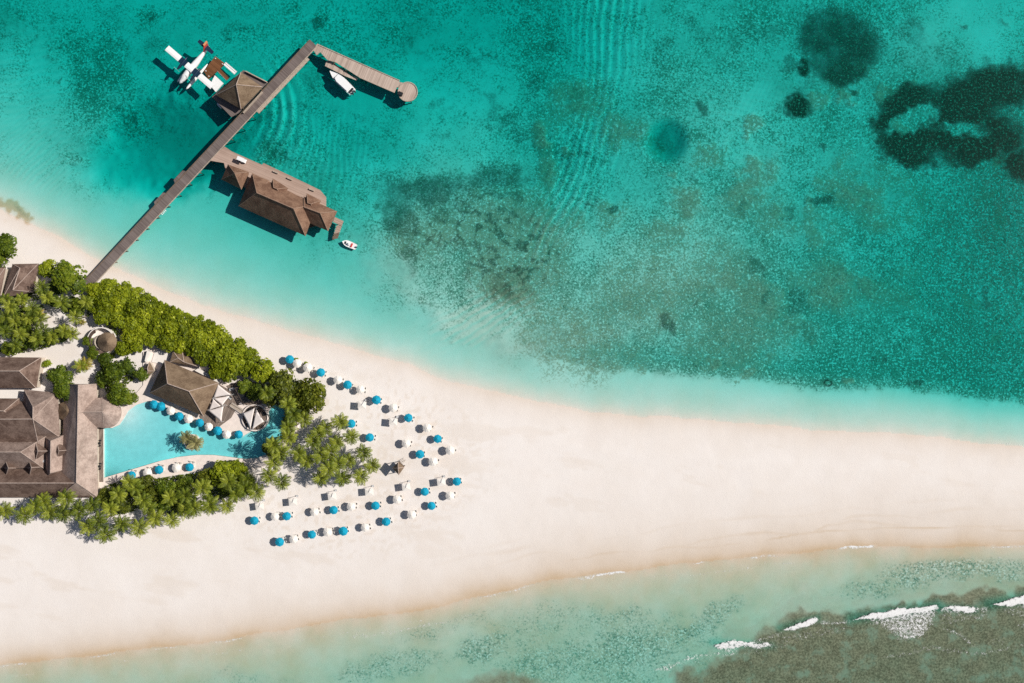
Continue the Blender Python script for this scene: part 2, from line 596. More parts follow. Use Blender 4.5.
    for a, cx, cy, rx, ry, ro in [(.9, 625, 133, 24, 20, -20), (.9, 542, 130, 9, 14, 0), (.7, 545, 163, 8, 16, 0), (1, 695, 205, 17, 15, 0), (.7, 703, 156, 17, 14, 0),
                                  (.8, 580, 97, 30, 26, -20), (.6, 510, 225, 34, 55, 20), (.55, 430, 225, 40, 24, -25), (1, 510, 288, 26, 18, 40),
                                  (.9, 880, 190, 48, 26, 15), (.6, 850, 170, 30, 16, 0), (.8, 755, 190, 18, 30, 30), (.8, 850, 290, 45, 22, 15), (.6, 820, 230, 30, 20, 30), (.7, 760, 300, 30, 20, 0), (.6, 640, 360, 20, 9, 0),
                                  (.7, 843, 74, 26, 17, 0), (.7, 900, 215, 40, 16, 0), (.6, 905, 300, 20, 10, 20), (.6, 610, 215, 16, 12, 0), (.55, 580, 340, 60, 40, 10), (.9, 640, 366, 12, 8, 0), (.6, 800, 325, 22, 12, 10),
                                  (.5, 470, 215, 50, 26, -20), (.5, 535, 250, 30, 40, 20), (.5, 700, 270, 60, 40, 0), (.6, 780, 220, 20, 20, 0), (.5, 740, 340, 60, 30, 0), (.45, 640, 300, 50, 40, 0), (.6, 660, 235, 16, 12, 0)]:
        brown = np.maximum(brown, a * B(cx, cy, rx, ry, ro, .7) * np.clip(-.55 + 3.0 * patch, 0, 1))
    r_ = np.random.default_rng(21)
    for k in range(34):
        cx, cy = r_.uniform(560, 1010), r_.uniform(90, 395)
        if cy > np.interp(cx, NX, NY) - 45:
            continue
        sz = r_.uniform(5, 15)
        brown = np.maximum(brown, r_.uniform(.45, .8) * blob(PX + (fbm(PX, PY, 14, k) - .5) * 26, PY + (fbm(PX, PY, 14, k + 3) - .5) * 26, cx, cy, sz, sz * r_.uniform(.5, .9), r_.uniform(0, 180), .45))
    # ---- solid dark coral and weed
    dark = np.zeros_like(PX)
    for k in range(46):
        cx, cy = r_.uniform(540, 1020), r_.uniform(5, 390)
        if k > 34:
            cx, cy = r_.uniform(0, 440), r_.uniform(0, 120)
        if cy > np.interp(cx, NX, NY) - 48:
            continue
        sz = r_.uniform(4, 12)
        dark = np.maximum(dark, r_.uniform(.4, .66) * blob(PX + (fbm(PX, PY, 12, k) - .5) * 24, PY + (fbm(PX, PY, 12, k + 3) - .5) * 24, cx, cy, sz, sz * r_.uniform(.4, .9), r_.uniform(0, 180), .5))
    wx2 = PX + (fbm(PX, PY, 16, 2) - .5) * 20 + (vnoise(PX, PY, 4, 3) - .5) * 5
    wy2 = PY + (fbm(PX, PY, 16, 7) - .5) * 20 + (vnoise(PX, PY, 4, 6) - .5) * 5
    D = lambda *a: blob(wx2, wy2, *a)
    for a, cx, cy, rx, ry, ro in [(1, 915, 100, 40, 17, -12), (1, 965, 105, 52, 32, -10), (1, 1004, 84, 42, 24, 0), (1, 985, 140, 48, 23, -12), (1, 915, 147, 36, 20, 14),
                                  (1, 950, 142, 46, 13, 8), (1, 885, 125, 13, 22, 0), (.95, 1022, 164, 16, 20, 0), (1, 797, 105, 17, 13, 10), (.95, 806, 67, 9, 8, 0),
                                  (.78, 840, 40, 46, 38, 20), (.78, 838, 70, 38, 22, 10), (.5, 914, 28, 17, 20, 0), (.42, 930, 55, 40, 22, 0),
                                  (.5, 532, 82, 9, 22, 15), (.5, 558, 44, 10, 10, 0), (.5, 520, 135, 16, 10, 0), (.62, 425, 190, 50, 19, -8), (.58, 490, 178, 54, 14, -10), (.58, 397, 213, 20, 38, -25), (.5, 412, 258, 12, 18, 0), (.45, 385, 185, 26, 18, 0), (.45, 450, 205, 50, 18, -20), (.45, 508, 288, 24, 14, 40),
                                  (.4, 665, 50, 12, 24, 30), (.4, 705, 30, 14, 14, 0), (.45, 690, 22, 18, 8, 30), (.4, 735, 45, 10, 20, 0), (.4, 755, 28, 20, 14, 0), (.5, 778, 28, 7, 14, -20),
                                  (.5, 757, 266, 14, 9, 30), (.5, 797, 300, 10, 14, 0), (.42, 810, 330, 20, 10, 30), (.35, 90, 80, 30, 36, 0), (.42, 125, 108, 18, 24, 0), (.5, 153, 11, 10, 7, 30), (.45, 224, 33, 5, 4, 0),
                                  (.4, 72, 157, 9, 7, 0), (.5, 276, 150, 18, 9, 30), (.4, 240, 140, 10, 10, 0), (.4, 400, 45, 16, 10, 0), (.45, 690, 180, 10, 8, 0)]:
        dark = np.maximum(dark, a * D(cx, cy, rx, ry, ro, .55) * np.clip(.55 + .95 * patch, 0, 1))
    dark = np.maximum(dark, .46 * blob(PX + 14 * (n_hi - .5), PY + 14 * (n_mid - .5), 667, 140, 15, 16, 0, .6))  # gloom of the deep hole painted into the bed colour
    hole = np.maximum(1.0 * D(912, 121, 28, 8, -25, .6), .75 * D(968, 128, 22, 8, 10, .7), .5 * D(940, 125, 20, 5, 0, .6))
    dark *= 1 - hole
    dark = np.maximum(dark, .9 * (blob(PX, PY, 829, 383, 5, 4, 0, .25) - blob(PX, PY, 829, 383, 2.6, 2, 0, .3)))
    mott = sstep(.42, .72, fbm(PX, PY, 30, 0)) * .30 + sstep(.5, .75, fbm(PX, PY, 12, 3)) * .2
    # branching weed bands running down towards the beach
    rd = 1 - np.abs(2 * fbm(PX * .8 + PY * .6, (PY * .8 - PX * .6) * 1.7, 17, 3) - 1)
    dark = np.maximum(dark, .62 * sstep(.80, .95, rd) * np.maximum(B(455, 212, 85, 42, -15, .6), B(510, 255, 50, 60, 20, .6)))
    dark = np.maximum(dark, mott * sstep(18, 60, dn + 30 * (n_lo - .5)) * (1 - .5 * wr))
    dark = np.where(dn > 0, dark, 0)
    # ---- ocean-side brown reef flat where the waves break
    flat = softpoly(wx, wy, [(620, 800), (684, 683), (702, 662), (722, 642), (760, 634), (788, 614), (803, 605), (818, 608), (832, 616), (852, 616), (884, 606), (935, 598), (985, 592), (1040, 586), (2200, 560), (2200, 900)], 6, 13)
    flat = np.maximum(flat, .8 * B(505, 684, 38, 9, 0, .6))
    flat = np.where(ds > 0, flat, 0)
    # ---- wet sand, strand lines and weed on the beach
    ln = (np.abs((PY - np.interp(PX, [560, 620, 660, 700, 760, 800, 830, 900, 960, 1024, 1400], [562, 552, 547.5, 547, 541, 534, 530.5, 526.5, 527.5, 531, 536])) + (vnoise(PX, PY * 0, 30, 5) - .5) * 3))
    strand = (1 - sstep(.6, 2.2, ln)) * sstep(560, 700, PX) * (.4 + .6 * vnoise(PX, PY, 25, 6))
    wet = np.maximum(np.exp(-np.maximum(-ds, 0) / 6.0) * .95, np.exp(-np.maximum(-dn, 0) / 4.0) * .42)
    wet = wet * (.7 + .6 * n_mid)
    wet = np.where(sea > 0, wet * .8, wet)
    wet = np.where(ds > 0, np.maximum(wet, (.55 * np.exp(-ds / 4.5) + .05)), wet)
    wet = np.maximum(wet, strand * .8)
    for k, (off, st_, wd) in enumerate([(3.2, .30, .7), (7.5, .26, 1.0), (11.5, .22, 1.3), (15, .14, 1.2)]):
        o_ = off + (vnoise(PX, PY * 0, 55, k) - .5) * 5
        wet = np.maximum(wet, 1.5 * sstep(250, 600, PX) * st_ * np.exp(-((-ds - o_) / wd) ** 2) * (.45 + .7 * vnoise(PX, PY, 40, k + 2)))
    band = np.exp(-np.maximum(-ds - 1, 0) / 9.0) * .75 * (ds < 0) * sstep(150, 620, PX)
    off = 7.5 + (vnoise(PX, PY * 0, 60, 6) - .5) * 4 + (vnoise(PX, PY * 0, 16, 1) - .5) * 1.2
    wet = np.maximum(wet, (.24 + .24 * np.exp(-((-ds - off) / 1.2) ** 2) + .2 * vnoise(PX, PY, 30, 3)) * (1 - sstep(off - .7, off + .7, -ds)) * sstep(380, 640, PX) * (ds < 0) * (.75 + .5 * n_mid))
    wet = np.maximum(wet, band * (.75 + .5 * n_mid))
    wet = np.maximum(wet, .30 * blob(PX, PY, 350, 455, 130, 105, 0, .5) * sstep(.55, .8, vnoise(PX, PY, 3.4, 2)) * (.4 + .8 * n_mid) * (land > 4))
    wet = np.maximum(wet, .16 * sstep(.56, .7, fbm(PX * .35 + PY * .12, PY * 1.3 - PX * .25, 22, 4)) * (land > 6))
    weed = .9 * blob(wx2, wy2, 8, 208, 26, 7, 28, .6) + .5 * blob(wx2, wy2, 26, 217, 14, 3, 25, .5)
    pool = softpoly(PX, PY, POOL, 1.0, 5)
    z = np.where(ds > 0, z * (1 - .62 * flat), z)
    rip = wave_height(X, Y, True)  # ridges raised in the bed to imitate caustic light lines
    z = np.where(dn > 12, np.minimum(z + rip, -.3), z)
    z = z * (1 - pool) + .12 * pool
    z = np.where(dn > 10, z + np.minimum(np.maximum(0, -.5 - z) * .7, .75) * brown * (1 - sstep(840, 960, PX)) * (1 - np.minimum(dark * 1.4, 1)), z)
    z = z + np.where(dn > 0, reef * (n_hi - .4) * .2 + dark * .15, 0)
    z = np.where((sea > 0), np.minimum(z, -.02), z)
    return z, dict(rubble=rubble * (1 - pool), reef=reef * (1 - pool), brown=brown, dark=np.maximum(dark, weed * .3), wet=np.maximum(wet, 1.3 * weed), flat=flat)


def stretch(lo, hi, step, far):
    core = np.arange(lo, hi + step * .5, step)
    out = [core]
    st, p = step, hi
    up = []
    while p < far:
        st *= 1.35
        p += st
        up.append(p)
    dnn = [lo - (u - hi) for u in up][::-1]
    return np.concatenate([dnn, core, up])


def grid_faces(nx, ny):
    i = np.arange(nx - 1)[None, :] + np.arange(ny - 1)[:, None] * nx
    i = i.reshape(-1)
    return np.stack([i, i + 1, i + 1 + nx, i + nx], 1)


def seabed_material():
    t = NT("sand_and_reef")
    reef, brown, dark, wet, flat, rubble = [t.attr(a) for a in ('reef', 'brown', 'dark', 'wet', 'flat', 'rubble')]
    n1 = t.noise(1.45, 4, 0.7)
    n2 = t.noise(2.6, 4, 0.7, seed=7)
    n3 = t.noise(0.09, 4, 0.6, seed=13)
    n4 = t.noise(5.0, 3, 0.7, seed=21)
    nc_ = t.smooth(t.noise(.55, 5, .7, seed=77), .3, .7)
    # dry sand with faint rake and foot marks
    s = t.mix(t.smooth(n3, .25, .75), (.735, .678, .640), (.77, .722, .694))
    s = t.mix(t.math('MULTIPLY', t.smooth(n2, .45, .75), .07), s, (.62, .53, .45))
    s = t.mix(t.math('MULTIPLY', t.smooth(n4, .5, .8), .08), s, (.55, .47, .40))
    wetc = t.mix(n1, (.46, .335, .215), (.56, .43, .295))
    s = t.mix(t.math('MINIMUM', wet, 1.0), s, wetc)
    s = t.mix(t.math('MULTIPLY', rubble, .82), s, t.mix(nc_, (.115, .18, .14), (.30, .345, .275)))
    # speckled reef: coral heads between sand pockets
    nc = t.noise(.30, 4, .65, seed=31)
    sp = t.math('ADD', t.math('MULTIPLY', n1, .55), t.math('ADD', t.math('MULTIPLY', n2, .25), t.math('MULTIPLY', nc, .20)))
    thr = t.math('SUBTRACT', .605, t.math('MULTIPLY', reef, .205))
    msk = t.smooth(t.math('SUBTRACT', sp, thr), -.06, .06)
    msk = t.math('MULTIPLY', msk, t.smooth(reef, .02, .3))
    coral_g = t.mix(t.smooth(n2, .3, .7), (.035, .10, .075), (.20, .29, .21))
    coral_b = t.mix(t.smooth(n1, .3, .7), (.085, .075, .045), (.40, .335, .24))
    coral = t.mix(brown, coral_g, coral_b)
    s = t.mix(t.math('MULTIPLY', msk, .93), s, coral)
    pk = t.math('MULTIPLY', t.smooth(t.noise(1.5, 3, .6, seed=57), .53, .62), t.smooth(reef, .12, .5))
    s = t.mix(t.math('MULTIPLY', pk, .88), s, (.66, .62, .55))
    dk = t.math('MULTIPLY', t.smooth(t.noise(1.2, 3, .6, seed=63), .55, .66), t.smooth(reef, .12, .5))
    s = t.mix(t.math('MULTIPLY', dk, .62), s, (.04, .085, .06))
    bk_old = t.smooth(t.math('SUBTRACT', sp, t.math('SUBTRACT', thr, .05)), -.06, .06)
    rdg = t.math('SUBTRACT', 1.0, t.math('ABSOLUTE', t.math('SUBTRACT', t.math('MULTIPLY', t.noise(.55, 4, .6, seed=71), 2.0), 1.0)))
    bmix = t.math('ADD', t.math('MULTIPLY', rdg, .45), t.math('MULTIPLY', n1, .55))
    bk = t.smooth(t.math('ADD', bmix, t.math('MULTIPLY', brown, .20)), .70, .82)
    bk = t.math('MULTIPLY', bk, t.smooth(brown, .02, .3))
    s = t.mix(t.math('MULTIPLY', bk, .85), s, coral_b)
    # solid dark coral
    dcol = t.mix(t.smooth(n1, .50, .72), (.010, .034, .022), (.18, .27, .19))
    dm = t.smooth(t.math('ADD', dark, t.math('MULTIPLY', t.math('SUBTRACT', sp, .5), 2.0)), .18, .66)
    dm = t.math('MULTIPLY', dm, t.smooth(dark, .0, .12))
    s = t.mix(t.math('MULTIPLY', dm, t.math('ADD', .35, t.math('MULTIPLY', t.smooth(dark, .2, .95), .65))), s, dcol)
    # brown reef flat
    fcol = t.mix(t.smooth(sp, .38, .66), (.095, .082, .050), (.30, .25, .165))
    fcol = t.mix(t.smooth(t.noise(.16, 4, .65, seed=41), .5, .68), fcol, t.mix(sp, (.07, .09, .06), (.36, .37, .27)))
    s = t.mix(flat, s, fcol)
    bm_ = t.math('ADD', n2, t.math('MULTIPLY', n4, .35))
    t.bsdf(s, 0.95, 0.1, bump=bm_, bstr=0.25, bdist=0.25)
    return t.m


gx = stretch(-176, 176, .5, 4000)
gy = stretch(-119, 119, .5, 4000)
GX, GY = np.meshgrid(gx, gy)
xs, ys = GX.reshape(-1), GY.reshape(-1)
zb, attrs = evaluate_bed(xs, ys)
bed = np_mesh("sandy_island_and_seabed", np.stack([xs, ys, zb], 1), grid_faces(len(gx), len(gy)), seabed_material(),
              {k: ('POINT', v) for k, v in attrs.items()})
tag(bed, "white sand spit running out into a shallow reef seabed", "island", kind="structure")


# ------------------------------------------------------------------ sea
def foam_mask(X, Y):
    PX = X * S + 512
    PY = 341.5 - Y * S
    wx = PX + (fbm(PX, PY, 12, 1) - .5) * 8
    wy = PY + (fbm(PX, PY, 12, 4) - .5) * 6
    f = np.zeros_like(PX)
    for poly, a, soft in [
        ([(852, 619), (876, 611), (905, 608), (936, 604), (938, 608), (910, 613), (880, 617)], 1, 1.2),
        ([(862, 616), (936, 607), (932, 622), (925, 636), (905, 638), (885, 628)], .57, 4),
        ([(942, 605), (975, 606), (974, 612), (955, 611)], 1, 1),
        ([(988, 604), (1010, 598), (1060, 588), (1060, 600), (1015, 605)], 1, 1.2), ([(995, 606), (1060, 598), (1060, 616), (1010, 614)], .35, 3),
        ([(779, 631), (800, 622), (817, 617), (816, 622), (798, 629)], 1, 1),
        ([(712, 644), (730, 639), (745, 641), (773, 644), (772, 647), (740, 646), (722, 648)], .85, 1.2), ([(712, 646), (742, 645), (736, 655), (716, 656)], .45, 3),
        ([(835, 549), (848, 543), (880, 541), (874, 547), (850, 549)], .75, 1.2), ([(888, 544), (900, 541), (914, 543), (900, 545)], .8, 1),
        ([(574, 580), (600, 574), (629, 570), (628, 573), (600, 577)], .85, .8), ([(690, 563), (702, 560), (703, 562.5), (692, 564)], .7, .8), ([(757, 563), (768, 561), (768, 563)], .5, .8),
        ([(938, 626), (955, 629), (968, 637), (978, 646), (972, 645), (955, 634)], .55, 1.5), ([(1016, 622), (1060, 622), (1060, 630), (1018, 626)], .4, 2),
        ([(985, 640), (1005, 634), (1010, 642), (990, 648)], .25, 2.5), ([(742, 646), (800, 628), (850, 622), (850, 630), (800, 640), (745, 655)], .30, 4), ([(936, 612), (990, 606), (990, 616), (940, 624)], .34, 3),
        ([(690, 655), (715, 648), (715, 656), (694, 664)], .3, 3), ([(655, 668), (690, 656), (714, 649), (714, 652), (690, 660), (660, 672)], .55, 2), ([(742, 642), (782, 631), (783, 634), (745, 646)], .5, 1.6), ([(816, 621), (853, 617), (853, 621), (816, 625)], .5, 1.6), ([(936, 606), (944, 606), (988, 606), (988, 611), (940, 612)], .5, 1.5),
        ([(880, 655), (930, 645), (985, 650), (1040, 640), (1040, 643), (985, 654), (930, 650), (882, 659)], .36, 2.2), ([(350, 636), (420, 624), (480, 612), (481, 614), (420, 627), (352, 639)], .45, 1.5)]:
        f = np.maximum(f, a * softpoly(wx, wy, poly, soft * 1.5, 13))
    shn = np.interp(PX, NX, NY) + (vnoise(PX, PY * 0, 38, 1) - .5) * 5 + (vnoise(PX, PY * 0, 13, 2) - .5) * 2
    shs = np.interp(PX, SX, SY) + (vnoise(PX, PY * 0, 42, 3) - .5) * 4 + (vnoise(PX, PY * 0, 12, 4) - .5) * 2
    f = np.maximum(f, .42 * np.exp(-((shn - PY - 1.2) / 1.1) ** 2) * sstep(.5, .72, vnoise(PX, PY, 34, 2)))
    f = np.maximum(f, .52 * np.exp(-((PY - shs - 1.6) / 1.2) ** 2) * sstep(.42, .66, vnoise(PX, PY, 30, 5)))
    f = np.maximum(f, .34 * np.exp(-((PY - shs - 9 - 5 * vnoise(PX, PY * 0, 40, 2)) / 1.1) ** 2) * sstep(.5, .7, vnoise(PX, PY, 26, 7)))
    return f


def water_material(name, absorb, density, rough=.13, foam=True, bump=.07):
    t = NT(name)
    b = t.n("ShaderNodeBump")
    b.inputs['Strength'].default_value = bump
    b.inputs['Distance'].default_value = .12
    rip = t.math('ADD', t.noise(1.1, 3, .6), t.math('MULTIPLY', t.noise(3.2, 2, .6, seed=4), .4))
    t.l(rip, b.inputs['Height'])
    lw = t.n("ShaderNodeLayerWeight")
    lw.inputs[0].default_value = .5
    fres = t.math('ADD', .02, t.math('MULTIPLY', t.math('POWER', lw.outputs['Facing'], 5.0), .9))
    tr = t.n("ShaderNodeBsdfTransparent")
    gl = t.n("ShaderNodeBsdfGlossy")
    gl.inputs['Roughness'].default_value = rough
    t.l(b.outputs[0], gl.inputs['Normal'])
    mx = t.n("ShaderNodeMixShader")
    t.l(fres, mx.inputs[0])
    t.l(tr.outputs[0], mx.inputs[1])
    t.l(gl.outputs[0], mx.inputs[2])
    last = mx.outputs[0]
    if foam:
        fm = t.attr('foam')
        n = t.math('ADD', t.math('MULTIPLY', t.noise(1.1, 5, .75, seed=9), .6), t.math('MULTIPLY', t.noise(4.5, 3, .7, seed=2), .4))
        k = t.math('MULTIPLY', t.smooth(t.math('ADD', t.math('MULTIPLY', fm, .80), t.math('MULTIPLY', t.math('SUBTRACT', n, .5), 2.4)), .26, .60), .95)
        k = t.math('MULTIPLY', k, t.smooth(fm, .04, .2))
        df = t.n("ShaderNodeBsdfDiffuse")
        df.inputs[0].default_value = (.8, .8, .8, 1)
        m2 = t.n("ShaderNodeMixShader")
        t.l(k, m2.inputs[0])
        t.l(last, m2.inputs[1])
        t.l(df.outputs[0], m2.inputs[2])
        last = m2.outputs[0]
    t.l(last, t.out.inputs[0])
    va = t.n("ShaderNodeVolumeAbsorption")
    va.inputs[0].default_value = (*absorb, 1)
    va.inputs[1].default_value = density
    t.l(va.outputs[0], t.out.inputs[1])
    return t.m


wx_ = stretch(-176, 176, .5, 3900)
wy_ = stretch(-119, 119, .5, 3900)
WX, WY = np.meshgrid(wx_, wy_)
xs, ys = WX.reshape(-1), WY.reshape(-1)
zw = wave_height(xs, ys)
edge = (np.abs(xs) > 200) | (np.abs(ys) > 140)
zw[edge] = 0
nxw, nyw = len(wx_), len(wy_)
ring = np.concatenate([np.arange(nxw), np.arange(1, nyw) * nxw + nxw - 1, (nyw - 1) * nxw + np.arange(nxw - 2, -1, -1), np.arange(nyw - 2, 0, -1) * nxw])
nb = len(ring)
n0 = nxw * nyw
co = np.concatenate([np.stack([xs, ys, zw], 1), np.stack([xs[ring], ys[ring], np.full(nb, -40.0)], 1)])
nxt = np.roll(np.arange(nb), -1)
side = np.stack([ring, n0 + np.arange(nb), n0 + nxt, ring[nxt]], 1)
bottom = (n0 + np.arange(nb))[::-1][None, :]
fo = np.concatenate([foam_mask(xs, ys), np.zeros(nb)])
sea = np_mesh("sea_water", co, [grid_faces(nxw, nyw), side, bottom], water_material("sea_water", (0.0, .906, .905), .98), {'foam': ('POINT', fo)})
tag(sea, "clear turquoise lagoon and sea round the sand spit", "sea", kind="structure")


# ------------------------------------------------------------------ materials of built things
M = {}
M['thatch'] = thatch_mat("shaded_shingle", (.098, .062, .049), (.215, .150, .122))  # shade of the south slopes darkened into the colour
M['thatch_sunlit'] = thatch_mat("sunlit_shingle", (.25, .185, .158), (.44, .34, .295))  # sunlight of the east slopes painted into the colour
M['thatch_half_sunlit'] = thatch_mat("half_sunlit_shingle", (.165, .118, .10), (.33, .25, .215))  # part of the east slopes' sunlight mixed into the colour
M['thatch_dark'] = thatch_mat("brown_thatch", (.130, .088, .058), (.235, .168, .114))
M['thatch_red'] = thatch_mat("reddish_thatch", (.128, .070, .048), (.240, .145, .100))
M['ridge'] = plain("ridge_boards", (.38, .30, .26), .9, .1, .2)
M['ridge_red'] = plain("ridge_boards_red", (.27, .18, .135), .9, .1, .2)
JANG = math.atan2(283 - 42, 314 - 89)
M['jetty'] = plank_mat("jetty_planks", (.115, .090, .084), (.20, .162, .150), JANG)
AANG = math.atan2(-(88 - 50), 399 - 310)
M['arm'] = plank_mat("pale_planks", (.34, .26, .215), (.54, .43, .365), AANG)
M['deck'] = plank_mat("deck_planks", (.31, .215, .17), (.47, .345, .285), AANG + math.pi / 2)
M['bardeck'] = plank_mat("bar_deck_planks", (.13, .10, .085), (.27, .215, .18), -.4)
M['raft'] = plank_mat("raft_planks", (.105, .045, .02), (.20, .088, .04), .9, .3)
M['timber'] = plain("timber", (.16, .115, .085), .85, .15, .25)
M['timber_pale'] = plain("pale_timber", (.40, .33, .27), .85, .15, .2)
M['wall'] = plain("lime_wall", (.50, .43, .36), .9, .1, .1)
M['white'] = plain("white_paint", (.80, .80, .80), .35, .4, .03)
M['canvas'] = plain("white_canvas", (.76, .71, .66), .8, .1, .04)
M['canvas_pool'] = plain("sail_canvas", (.80, .72, .68), .8, .1, .05)
M['blue'] = plain("blue_canvas", (.008, .29, .44), .75, .15, .14, 1.2)
M['plaster'] = plain("pale_paving", (.74, .645, .59), .85, .15, .06, .8)
M['tile'] = plain("pool_tile", (.47, .66, .68), .4, .3, .05, .6)
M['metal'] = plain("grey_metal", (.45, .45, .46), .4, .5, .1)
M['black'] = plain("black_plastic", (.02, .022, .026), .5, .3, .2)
M['glass'] = plain("dark_glass", (.02, .03, .04), .08, .6, .1)
M['red'] = plain("red_paint", (.55, .06, .05), .4, .4, .05)
M['orange'] = plain("orange_paint", (.70, .30, .14), .4, .4, .05)
M['navy'] = plain("navy_paint", (.012, .03, .06), .35, .4, .1)
M['trunk'] = plain("palm_trunk", (.20, .16, .12), .95, .1, .25)
M['soil'] = plain("planter_soil", (.30, .24, .18), .95, .1, .25)
M['hedge'] = leaf_mat("beach_shrub_leaves", (.050, .075, .002), (.200, .250, .006), (.43, .46, .020))
M['tree'] = leaf_mat("dark_tree_leaves", (.024, .046, .004), (.100, .148, .007), (.23, .27, .016))
M['olive'] = leaf_mat("olive_tree_leaves", (.034, .050, .005), (.125, .150, .010), (.28, .285, .024))
M['lime'] = leaf_mat("lime_leaves", (.10, .16, .01), (.24, .30, .012), (.34, .38, .02))
M['palm'] = leaf_mat("palm_fronds", (.030, .050, .004), (.125, .165, .009), (.36, .385, .04), .2)
M['palm_grey'] = leaf_mat("dry_palm_fronds", (.08, .08, .025), (.20, .19, .065), (.40, .36, .15), .2)
M['palm_gold'] = leaf_mat("golden_palm_fronds", (.10, .10, .01), (.30, .25, .03), (.55, .40, .08), .2)
GZ = 1.22                                   # height of the island sand

ONES = "zeroth first second third fourth fifth sixth seventh eighth ninth tenth eleventh twelfth thirteenth fourteenth fifteenth sixteenth seventeenth eighteenth nineteenth".split()


def nth(i):
    if i < 20:
        return ONES[i]
    tens = {2: ("twentieth", "twenty"), 3: ("thirtieth", "thirty"), 4: ("fortieth", "forty")}[i // 10]
    return tens[0] if i % 10 == 0 else tens[1] + "-" + ONES[i % 10]


# ------------------------------------------------------------------ roofs
def hip_roof(parent, c, ze, r, zr, mat, ridge_mat, name='roof', thick=.28):
    """c: four eave corners (plan pixels) in order, r: two ridge ends; r[0] between c[3],c[0], r[1] between c[1],c[2]"""
    cp = [W(x, y, ze) for x, y in c]
    rp = [W(x, y, zr) for x, y in r]
    lo = [p - Vector((0, 0, thick)) for p in cp]
    m = MB()
    v = cp + rp + lo
    same = (rp[0] - rp[1]).length < .05
    f = [(0, 1, 5, 4), (1, 2, 5), (2, 3, 4, 5), (3, 0, 4)] if not same else [(0, 1, 4), (1, 2, 4), (2, 3, 4), (3, 0, 4)]
    if same:
        v = cp + [rp[0], rp[0] + Vector((0, 0, 0))] + lo
    f += [(0, 6, 7, 1), (1, 7, 8, 2), (2, 8, 9, 3), (3, 9, 6, 0), (9, 8, 7, 6)]
    if same:
        v = cp + [rp[0]] + lo
        f = [tuple(i - 1 if i > 4 else i for i in q) for q in f]
    m.mesh(v, f)
    o = m.build(name, mat, parent)
    up = Vector((0, 0, .05))
    cap = MB()
    if not same:
        cap.tube([rp[0] + up, rp[1] + up], .16, 5)
    for i, j in ((0, 0), (3, 0), (1, 1), (2, 1)):
        cap.tube([cp[i] + up * .5, rp[j] + up], .12, 5)
    cap.build('ridge_cap', ridge_mat, o)
    return o


def cone_roof(parent, cx, cy, rpx, ze, zr, mat, apex=None, n=20, name='roof'):
    cc = W(cx, cy, ze)
    ap = W(*(apex or (cx, cy)), zr)
    R = rpx / S
    v = [cc + Vector((R * math.cos(a), R * math.sin(a), 0)) for a in [k * 2 * math.pi / n for k in range(n)]]
    lo = [p - Vector((0, 0, .25)) for p in v]
    m = MB()
    m.mesh(v + lo + [ap], [(k, (k + 1) % n, 2 * n) for k in range(n)] + [(n + k, n + (k + 1) % n, (k + 1) % n, k) for k in range(n)] + [tuple(reversed(range(n, 2 * n)))])
    return m.build(name, mat, parent)


def walls(parent, c, ze, z0, inset=.14, mat=None, name='wall'):
    cp = [W(x, y, ze) for x, y in c]
    ce = sum(cp, Vector()) / len(cp)
    pts = [p + (ce - p) * inset for p in cp]
    m = MB()
    m.prism([(p.x, p.y) for p in pts], z0, ze - .26)
    return m.build(name, mat or M['wall'], parent)


def deck(parent, poly, ztop, mat, thick=.25, name='deck', parent_off=None):
    pts = [W(x, y, ztop) for x, y in poly]
    m = MB()
    m.prism([(p.x, p.y) for p in pts], ztop - thick, ztop)
    return m.build(name, mat, parent)


def piles(parent, pts, ztop, r=.16, zb=-5.5):
    for x, y in pts:
        p = W(x, y, ztop)
        MB().tube([(p.x, p.y, zb), (p.x, p.y, ztop)], r, 7).build('pile', M['timber'], parent)


def lerp(a, b, t):
    return (a[0] + (b[0] - a[0]) * t, a[1] + (b[1] - a[1]) * t)


# ------------------------------------------------------------------ the jetty
JA, JB = (89, 283), (313.5, 43)
jl = math.hypot(JB[0] - JA[0], JB[1] - JA[1])
jd = ((JB[0] - JA[0]) / jl, (JB[1] - JA[1]) / jl)
jn = (-jd[1], jd[0])                         # to the lower right in plan


def J(t, off):
    """t along the jetty (0 shore, 1 head), off sideways in plan pixels, positive to the south-east"""
    p = lerp(JA, JB, t)
    return (p[0] + jn[0] * off, p[1] + jn[1] * off)


DZ = 2.0
jt = thing('jetty', 'long grey plank jetty running from the beach out over the lagoon', 'jetty', W(*J(.5, 0), 0))
deck(jt, [J(-.022, -4.8), J(-.022, 4.8), J(1.0, 4.8), J(1.0, -4.8)], DZ, M['jetty'], .22)
for off, mt, rz_ in ((-4.8, 'timber', .12), (4.8, 'timber_pale', .15)):
    a, b = W(*J(-.02, off), DZ + .05), W(*J(.999, off), DZ + .05)
    MB().box((a + b) / 2, ((b - a).length, .24, .26), math.atan2((b - a).y, (b - a).x)).build('edge_beam', M[mt], jt)
deck(jt, [J(.73, 5.4), J(.955, 5.4), J(.955, 8.2), J(.73, 8.2)], DZ - .35, M['timber_pale'], .18, 'side_step')
deck(jt, [J(.405, -8.6), J(.445, -8.6), J(.45, -5.2), J(.40, -5.2)], DZ - .02, M['jetty'], .2, 'side_bay')
deck(jt, [J(.315, -7.8), J(.355, -7.8), J(.36, -5.2), J(.31, -5.2)], DZ - .02, M['jetty'], .2, 'side_bay')
lad = MB()
for k in range(4):
    lad.box(W(*J(.305 + .005 * k, 6.2), DZ - .3 * k) + Vector((0, 0, -.1)), (.25, .6, .06), JANG)
lad.build('swim_steps', M['white'], jt)
piles(jt, [J(t, o) for t in np.linspace(.10, .99, 20) for o in (-3.9, 3.9)], DZ - .22)
